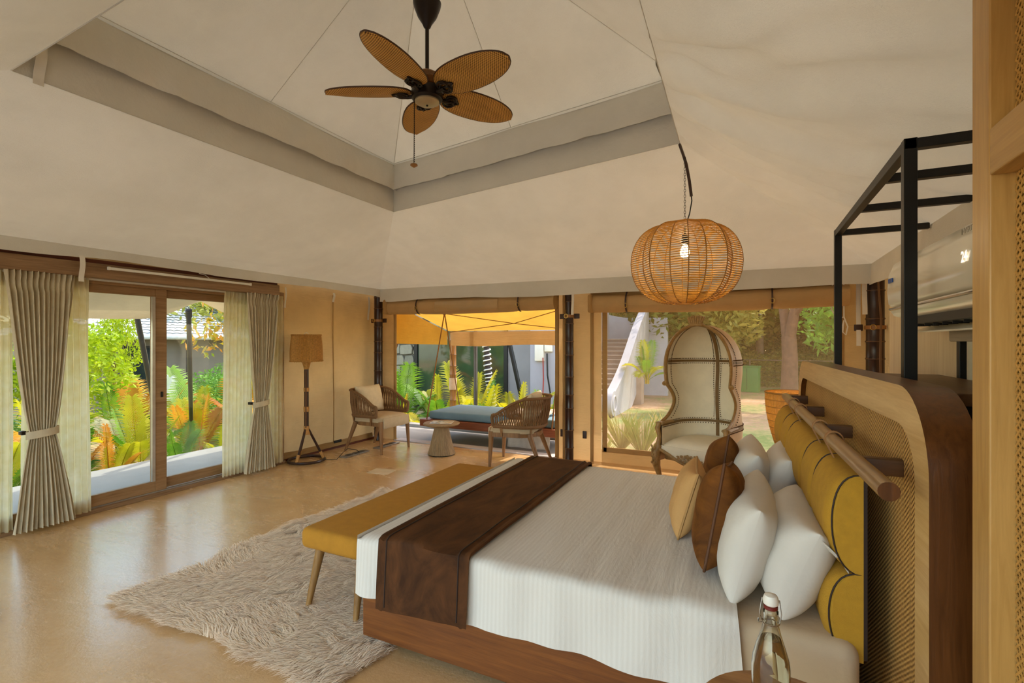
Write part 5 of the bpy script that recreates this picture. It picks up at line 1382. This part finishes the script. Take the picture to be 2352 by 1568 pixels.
sf = thing('dry_palm_frond', 'single orange upright palm frond with silver tips near the grey wall', 'palm', (-3.15, 8.2, GZ)); 
for c, ang, s in (('o', -1.55, 1.35), ('s', -1.25, .9)):
    o = obj('frond', FM[c][2], None, sf); o.rotation_euler = (0, -.15, 0.4); o.scale = (s*.9, s*.7, s*1.25)
palm((-2.45, 13.3, GZ+.85), 1.0, 'yg', 'feathery yellow palm beside the concrete staircase', 71, 10)

def foliage(R_, n, size, seed, flat=.75, clumps=9):
    """leaf cards scattered over overlapping clumps, as real little folded leaves"""
    rg = np.random.RandomState(seed); V = []; F = []
    cs = [(rg.normal(0, .45, 3)*R_*np.array([1,1,flat])) for _ in range(clumps)]
    for i in range(n):
        c = cs[i % clumps]; d = rg.normal(0, 1, 3); d /= np.linalg.norm(d); p = c + d*R_*.5*rg.uniform(.55, 1.05)
        a = rg.normal(0, 1, 3); a /= np.linalg.norm(a); b = np.cross(a, rg.normal(0, 1, 3)); b /= np.linalg.norm(b)
        s = size*rg.uniform(.6, 1.3); k = len(V)
        V += [tuple(p-a*s), tuple(p+b*s*.4), tuple(p+a*s), tuple(p-b*s*.4+np.array([0,0,.15*s]))]; F.append((k, k+1, k+2, k+3))
    m = MB(); m.add(V, F); return mesh('foliage', m, 0)
def shrub(name, loc, me, s, lab, trunk=None, tmat=None, cat='shrub', group=None, rz=0):
    t = thing(name, lab, cat, loc, rz, group)
    o = obj('foliage', me, None, t); o.location = (0, 0, s[2]); o.scale = (s[0], s[0], s[1])
    if trunk: obj('trunk', trunk, tmat, t, 60)
    return t
f1 = foliage(1.0, 4200, .062, 5); f1.materials.append(LEAF_L)
M_BARK = M_plain('brown_bark', '6b4c38', .9, 0, .25, 8, .6, 14)
M_BARKD = M_plain('grey_bark', '7a6658', .9, 0, .25, 8, .6, 14)
def stick(h, r, lean=0): return MB().tube([(0,0,0),(lean*.4,0,h*.5),(lean,0,h)], [r, r*.8, r*.55], 8)
shrub('lime_shrub', (-9.4, 3.75, GZ), f1, (.95, .75, 1.35), 'large lime-yellow leafy shrub in the left pane', stick(1.4, .05), M_BARK)
shrub('lime_shrub', (-10.6, 5.0, GZ), f1, (.45, .8, 1.7), 'narrow lime shrub rising against the tiled roof', stick(1.7, .03), M_BARK)
f2 = foliage(1.0, 500, .10, 8, .8, 6); f2.materials.append(M_leaf('almond_leaf', '7a9a1c', 'd87a34', .45))
shrub('almond_tree', (-9.8, 6.6, GZ), f2, (.75, .95, 2.15), 'thin tree with red-tinged leaves in front of the tiled roof', stick(2.2, .03, .1), M_BARK, 'tree')
gt = MB(); rgk = random.Random(4)
for k in range(80):
    a = rgk.uniform(0, 2*PI); l = rgk.uniform(.25, .5); q = rgk.uniform(.1, .3)
    gt.add([(0,0,0),(.012*math.sin(a),-.012*math.cos(a),0),(q*math.cos(a)*.6,q*math.sin(a)*.6,l*.7),(q*math.cos(a),q*math.sin(a),l)], [(0,1,2),(1,3,2)])
gme = mesh('blades', gt, 0); gme.materials.append(M_leaf('grass_tuft', '7a8a3a', 'c9b878', .4))
for i, (x, y, s, lab) in enumerate(((-6.95,5.55,.9,'grass tuft at the terrace edge in the right pane'),(-1.95,8.3,1.5,'dry grass tuft below the mesh window near the stairs'),(-1.55,8.0,1.6,'pale grass clump in front of the mesh window'),(-1.2,8.6,1.5,'yellow grass clump left of the canopy chair'),(-2.1,7.6,.8,'small grass tuft by the doorway edge'))):
    t = thing('grass_tuft', lab, 'grass', (x, y, GZ), i, 'grass tufts outside'); t.scale = (s, s, s); obj('blades', gme, None, t)

# ------------------------------------------------------------ forest behind the mesh window and around
fm_ = []
for k, (c1, c2) in enumerate((('5c6a22','a8a84a'), ('6b7a2a','c2b45c'), ('3f6a24','8fbf4a'))):
    me = foliage(1.0, 8000, .062, 20+k, .8, 16); me.materials.append(M_leaf('tree_leaf_%d' % k, c1, c2, .4)); fm_.append(me)
def ytrunk(h, r):
    m = MB().tube([(0,0,0),(.05,0,h*.35),(.0,0,h*.5)], [r, r*.85, r*.8], 10)
    m.tube([(.0,0,h*.46),(-.28,0,h*.72),(-.5,.1,h*1.1)], [r*.7, r*.5, r*.3], 8); m.tube([(.0,0,h*.46),(.35,0,h*.75),(.5,-.1,h*1.1)], [r*.65, r*.5, r*.3], 8)
    m.tube([(.18,0,h*.62),(.9,.1,h*.8),(1.5,.1,h*.85)], [r*.35, r*.2, r*.1], 6)
    return m
TR_ = [(-5.2,19,2.6,2.1,4.3,0,.14,'brown tree behind the staircase top'),(-3.6,23,3.2,2.4,4.6,1,.16,'olive tree beyond the staircase wall'),(-1.8,20,2.4,2.0,4.0,1,.13,'yellow-green tree above the canopy chair'),
 (.4,24,3.4,2.6,4.6,0,.18,'broad olive tree in the middle of the mesh window'),(.95,15.2,2.6,2.0,6.0,1,.23,'tree with forked thick trunk in the right half of the mesh window'),(3.9,17,2.3,2.4,3.2,2,.15,'bright green tree at the right edge of the mesh window'),
 (5.6,24,3.4,2.8,4.4,0,.2,'large tree at the far right beyond the fence'),(2.6,26,3.4,2.6,4.2,1,.2,'pale tree behind the forked trunk'),(-1.0,30,4.0,3.2,5.4,0,.2,'tall distant tree in the window centre'),(-7.6,27,4.2,3.0,5.0,1,.2,'tall tree behind the grey building'),
 (2.0,32,4.5,3.2,6.0,2,.2,'tallest distant green tree'),(7.5,30,4.5,3.5,5.5,1,.2,'distant tree far right'),(-17,11,2.8,2.0,2.6,0,.15,'olive tree left of the tiled roof'),(-22,9,4.0,2.6,3.4,1,.2,'large tree behind the tiled house on the left'),(-23,20,4.5,3.0,4.6,0,.2,'large tree behind the tiled house on the right')]
for i, (x, y, s, sz, z, k, r, lab) in enumerate(TR_):
    shrub('garden_tree', (x, y, GZ), fm_[k], (s, sz, z), lab, ytrunk(4.0, r) if 'forked' in lab else stick(z, r, .2*math.sin(i)), M_BARKD if i % 2 else M_BARK, 'tree', 'trees around the tent', i*1.3)
US = [(-.6,23.5,1.2,1.0,.5,1,'pale bush behind the canopy chair top'),(.9,24,1.4,1.0,.5,1,'low pale bush left of the forked trunk'),(2.9,25,1.6,1.1,.6,0,'olive bush right of the forked trunk'),(4.8,22,1.4,1.2,.7,2,'green bush beside the headboard end'),(-.2,24.8,1.6,1.0,.5,0,'dark bush along the fence'),(2.0,26,1.8,1.2,.6,1,'wide bush along the fence'),(-3.0,26,1.6,1.6,1.3,1,'tall pale bush beyond the stairs wall'),(-.4,27,1.8,1.7,1.4,0,'tall olive bush in the window centre'),(2.2,28,1.9,1.8,1.5,1,'tall pale bush left of the headboard post'),(4.8,27,1.8,1.8,1.5,2,'tall green bush right of the headboard post'),(7.2,26,1.8,1.8,1.4,0,'tall dark bush at the far right'),(1.0,33,2.6,2.6,3.2,0,'distant high foliage in the window centre'),(5.5,34,2.8,2.6,3.2,1,'distant high foliage at the right'),(-3.4,34,2.8,2.6,3.4,1,'distant high foliage above the stairs'),(-12.4,2.9,.8,.6,.4,2,'dark green bush under the tiled roof'),(-11.5,6.9,.9,.6,.4,2,'dark green bush in front of the house wall'),(-12.2,8.4,1.0,.7,.5,2,'dark green bush at the house corner')]
for i, (x, y, s, sz, z, k, lab) in enumerate(US): shrub('garden_bush', (x, y, GZ), fm_[k], (s, sz, z), lab, None, None, 'bush', 'bushes around the garden', i)
# fence
fe = thing('wire_fence', 'thin wire garden fence in front of the trees', 'fence', (0, 21.4, GZ), R(-4))
for k in range(5): obj('fence_post', MB().tube([(-2+k*2.0,0,0),(-2+k*2.0,0,1.17)], .028, 8), M_BARKD, fe)
obj('top_rail', MB().tube([(-2,0,1.15),(6,0,1.15)], .018, 6), M_BARKD, fe)
wm = MB()
for z in (.3,.5,.7,.9): wm.tube([(-2,0,z),(6,0,z)], .004, 4)
obj('wires', wm, M_BARKD, fe)
gb = thing('green_box', 'green metal utility box on the lawn beside the canopy chair', 'box', (-.05, 20.4, GZ), R(-10))
MG = M_plain('green_paint', '4f8a44', .5, 0, .1, 3)
obj('cabinet', MB().rbox((0,0,.46), (.75,.5,.92), .01), MG, gb); obj('lid', MB().rbox((0,0,.94), (.80,.55,.05), .01), MG, gb); obj('door_seam', MB().bb(-.004,.004,-.256,-.25,.08,.88), M_BLACK, gb, 0)

# ------------------------------------------------------------ concrete staircase
stc = thing('concrete_staircase', 'grey concrete outdoor staircase with curved parapets', 'staircase', (-3.75, 12.0, GZ-.25), R(1))
M_STEP = M_plain('step_stone', 'b39a86', .8, 0, .12, 4)
NSt = 17; rise, run = .13, .29; SWd = 1.15
for k in range(NSt):
    s_ = obj('step', MB().bb(-SWd/2, SWd/2, k*run, (NSt+1)*run if k == NSt-1 else (k+1)*run+.02, 0 if k < 3 else (k-3)*rise, (k+1)*rise-.03), M_STEP, stc, 0)
    obj('tread', MB().rbox((0, k*run+run/2-.01, (k+1)*rise-.015), (SWd, run+.04, .03), .008, 2), M_plain('tread_stone', 'd2bca6', .7, 0, .08, 4), s_)
def parapet(x, h0, h1, y0, y1, curve, th=.2):
    n = 40; m = MB()
    def top(t):
        y = y0+(y1-y0)*t; b = (y/run+1)*rise
        return b + h0+(h1-h0)*t + curve*math.sin(t*2*PI)
    m.add([(x-th/2+(th if q in (1, 2) else 0), y0+(y1-y0)*t/n, (max(-.1, ((y0+(y1-y0)*t/n)/run-5)*rise) if q < 2 else top(t/n))) for t in range(n+1) for q in (0, 1, 2, 3)],
          [(a*4+q, a*4+(q+1) % 4, (a+1)*4+(q+1) % 4, (a+1)*4+q) for a in range(n) for q in range(4)] + [(3,2,1,0), (n*4, n*4+1, n*4+2, n*4+3)])
    cap = MB().tube([(x, y0+(y1-y0)*t/n, top(t/n)+.02) for t in range(n+1)], th*.78, 4, sq=(.18, 1.0))
    return m, cap, top
mm, cp_, tp_ = parapet(SWd/2+.1, .75, .95, -.15, NSt*run, -.10); pr = obj('parapet', mm, M_GREYC, stc, 40); obj('coping', cp_, M_GREYC, pr)
mm, cp2, _ = parapet(-SWd/2-.1, .75, 1.0, 1.6, NSt*run, -.05); pr2 = obj('parapet', mm, M_GREYC, stc, 40); obj('coping', cp2, M_GREYC, pr2)
obj('scroll_end', MB().lathe([(.05,-.12),(.30,-.12),(.30,.12),(.05,.12)], 28).xf(TR(SWd/2+.1, -.22, .62) @ RY(R(90))), M_GREYC, stc)
obj('scroll_ring', MB().tube([(SWd/2+.225, -.22+.18*math.cos(a), .62+.18*math.sin(a)) for a in [2*PI*i/24 for i in range(24)]], .025, 6, True), M_GREYC, stc)
obj('pier', MB().bb(SWd/2-.05, SWd/2+.35, 2.7, 3.1, -.2, 1.4), M_STEP, stc, 0)
wl_ = MB().slab(lambda u, v: (-1.9+3.2*u, (NSt+1)*run+.35, (2.3+(.95-.55*(math.sin(min(1, u*1.5)*PI/2)))+.25)*v), 30, 3, (0,.2,0)); obj('landing_wall', wl_, M_GREYC, stc)

# ------------------------------------------------------------ villa behind the swing bed
vi = thing('garden_villa', 'grey villa with dark framed glass and stone cladding behind the palms', 'building', (-6.0, 11.0, GZ))
M_GREYW = M_plain('grey_render', '8f8a88', .85, 0, .06, 2)
obj('wall', MB().bb(.55, 1.6, .05, .4, 0, 3.2), M_GREYW, vi, 0); obj('wall', MB().bb(-4.2, -2.3, .05, .4, 0, 3.2), M_plain('stone_backing', '5c5648', .9), vi, 0); obj('wall', MB().bb(-2.3, .55, .05, .4, 2.5, 3.2), M_GREYW, vi, 0)
obj('roof', MB().bb(-4.6, 2.2, -.1, 5, 3.2, 3.45), M_GREYW, vi, 0)
obj('wall', MB().bb(1.4, 2.1, -.5, -.2, 0, 3.2), M_plain('pale_blue_render', 'a9a6ad', .85, 0, .05, 2), vi, 0)
wn = obj('window', MB().bb(-2.3,-2.2,0,.1,.1,2.5).bb(.45,.55,0,.1,.1,2.5).bb(-2.2,.45,0,.1,.1,.2).bb(-2.2,.45,0,.1,2.4,2.5), M_BLACK, vi, 0)
obj('pane', MB().bb(-2.2,.45,.04,.06,.2,2.4), M_plain('dark_green_glass', '2f3d2c', .05, 0, .3, 1.5, spec=.9), wn, 0)
for k in range(9): obj('curtain_fold', MB().tube([(-2.0+k*.28, .12, .2),(-2.0+k*.28, .12, 2.4)], .07, 8), M_plain('green_sheer', '6b7a58', .8), wn)
rgs = random.Random(12); sx_ = -4.2
M_STONE = [M_plain('stone_%d' % k, c, .9, 0, .15, 5, .4, 12) for k, c in enumerate(('8a8470', '9b9580', '7a7664'))]
rows = 9; zc = 0
for r_ in range(rows):
    x = -4.2 + (r_ % 2)*.12; h_ = .30
    while x < -2.36:
        w_ = rgs.uniform(.28, .5); x2 = min(-2.32, x+w_)
        j = lambda: rgs.uniform(-.04, .04)
        poly = [(x+.015+j()*.5, r_*h_+.012), ((x+x2)/2, r_*h_+.012+abs(j())*.5), (x2-.015+j()*.5, r_*h_+.012+abs(j())), (x2-.012, r_*h_+h_*.6), (x2-.05+j(), r_*h_+h_-.012), (x+.06+j(), r_*h_+h_-.012-abs(j())), (x+.01, r_*h_+h_*.5)]
        obj('stone', MB().prism(poly, .035+.015*rgs.random(), TR(0, .05, 0) @ RX(R(90))), M_STONE[rgs.randrange(3)], vi, 0); x = x2
mt = thing('meter_box', 'white meter box with cables on the pale wall outside', 'box', (-4.35, 10.46, 1.05))
obj('case', MB().rbox((0,0,.2), (.22,.08,.55), .01), M_WHITEP, mt); obj('case', MB().rbox((.22,0,.25), (.18,.08,.22), .01), M_WHITEP, mt); obj('cable', MB().tube([(.2,-.04,.1),(.22,-.06,-.4),(.3,-.05,-.9)], .02, 6), M_BLACK, mt); obj('cable', MB().tube([(.1,-.04,0),(.12,-.06,-.5),(.1,-.05,-.9)], .014, 6), M_plain('red_cable', 'a03020', .5), mt)
steelpole((-4.25, 9.6, GZ), (-4.75, 9.6, 1.6), .05, 'dark leaning strut in front of the grey villa wall', mat=M_BLACK)

# ------------------------------------------------------------ tiled house on the left
hs = thing('tiled_house', 'low house with pale tiled hip roof beyond the garden', 'building', (-15.0, 9.6, GZ))
obj('wall', MB().bb(-4, .0, -3.4, 4.6, 0, 2.05), M_plain('house_render', '8a8078', .85, 0, .06, 2), hs, 0)
M_TILE = M_plain('pale_roof_tile', 'c4c8d2', .55, 0, .08, 12)
def roofp(name, P, rows, cols):
    A, B, C, D = [Vector(p) for p in P]                # A-B eave, D-C ridge
    nrm = (B-A).cross(D-A).normalized(); m = MB()
    for r_ in range(rows):
        v0, v1 = r_/rows, (r_+1.12)/rows
        def f(u, v, v0=v0, v1=v1):
            vv = min(1, v0+(v1-v0)*v); p = A.lerp(B, u).lerp(D.lerp(C, u), vv)
            return p + nrm*(.022*(1-v)+.02*abs(math.sin(u*cols*PI)))
        m.grid(f, cols*3+1, 2)
    return obj(name, m, M_TILE, hs, 0)
ez, rz_ = 2.0, 3.15
roofp('roof_slope', ((.55,-3.9,ez),(.55,5.1,ez),(-2.0,3.4,rz_),(-2.0,-.6,rz_)), 14, 40)
roofp('roof_slope', ((-4.5,-3.9,ez),(.55,-3.9,ez),(-2.0,-.6,rz_),(-2.0,-.6,rz_)), 14, 24)
roofp('roof_slope', ((.55,5.1,ez),(-4.5,5.1,ez),(-2.0,3.4,rz_),(-2.0,3.4,rz_)), 14, 24)
obj('ridge', MB().tube([(-2.0,-.6,rz_+.05),(-2.0,3.4,rz_+.05)], .09, 8).tube([(-2,-.6,rz_+.05),(.55,-3.9,ez+.05)], .08, 8).tube([(-2,3.4,rz_+.05),(.55,5.1,ez+.05)], .08, 8), M_TILE, hs)
obj('gutter', MB().tube([(.6,-3.9,ez-.02),(.6,5.1,ez-.02)], .06, 8), M_plain('white_gutter', 'c9cbd0', .5), hs)
for y in (-2.6,-.9,.9,2.8): obj('veranda_post', MB().tube([(.45,y,0),(.45,y,ez)], .06, 8), M_plain('dark_post', '3c3430', .6), hs)
for k, y in enumerate((-1.8, 1.6, 3.6)):
    w_ = obj('window', MB().bb(.0,.04,y-.5,y+.5,.5,1.75), M_plain('dark_frame', '2c2622', .5), hs, 0); obj('pane', MB().bb(.04,.05,y-.44,y+.44,.56,1.69), M_plain('dark_glass', '2a3034', .08, 0, .2, 2), w_, 0)
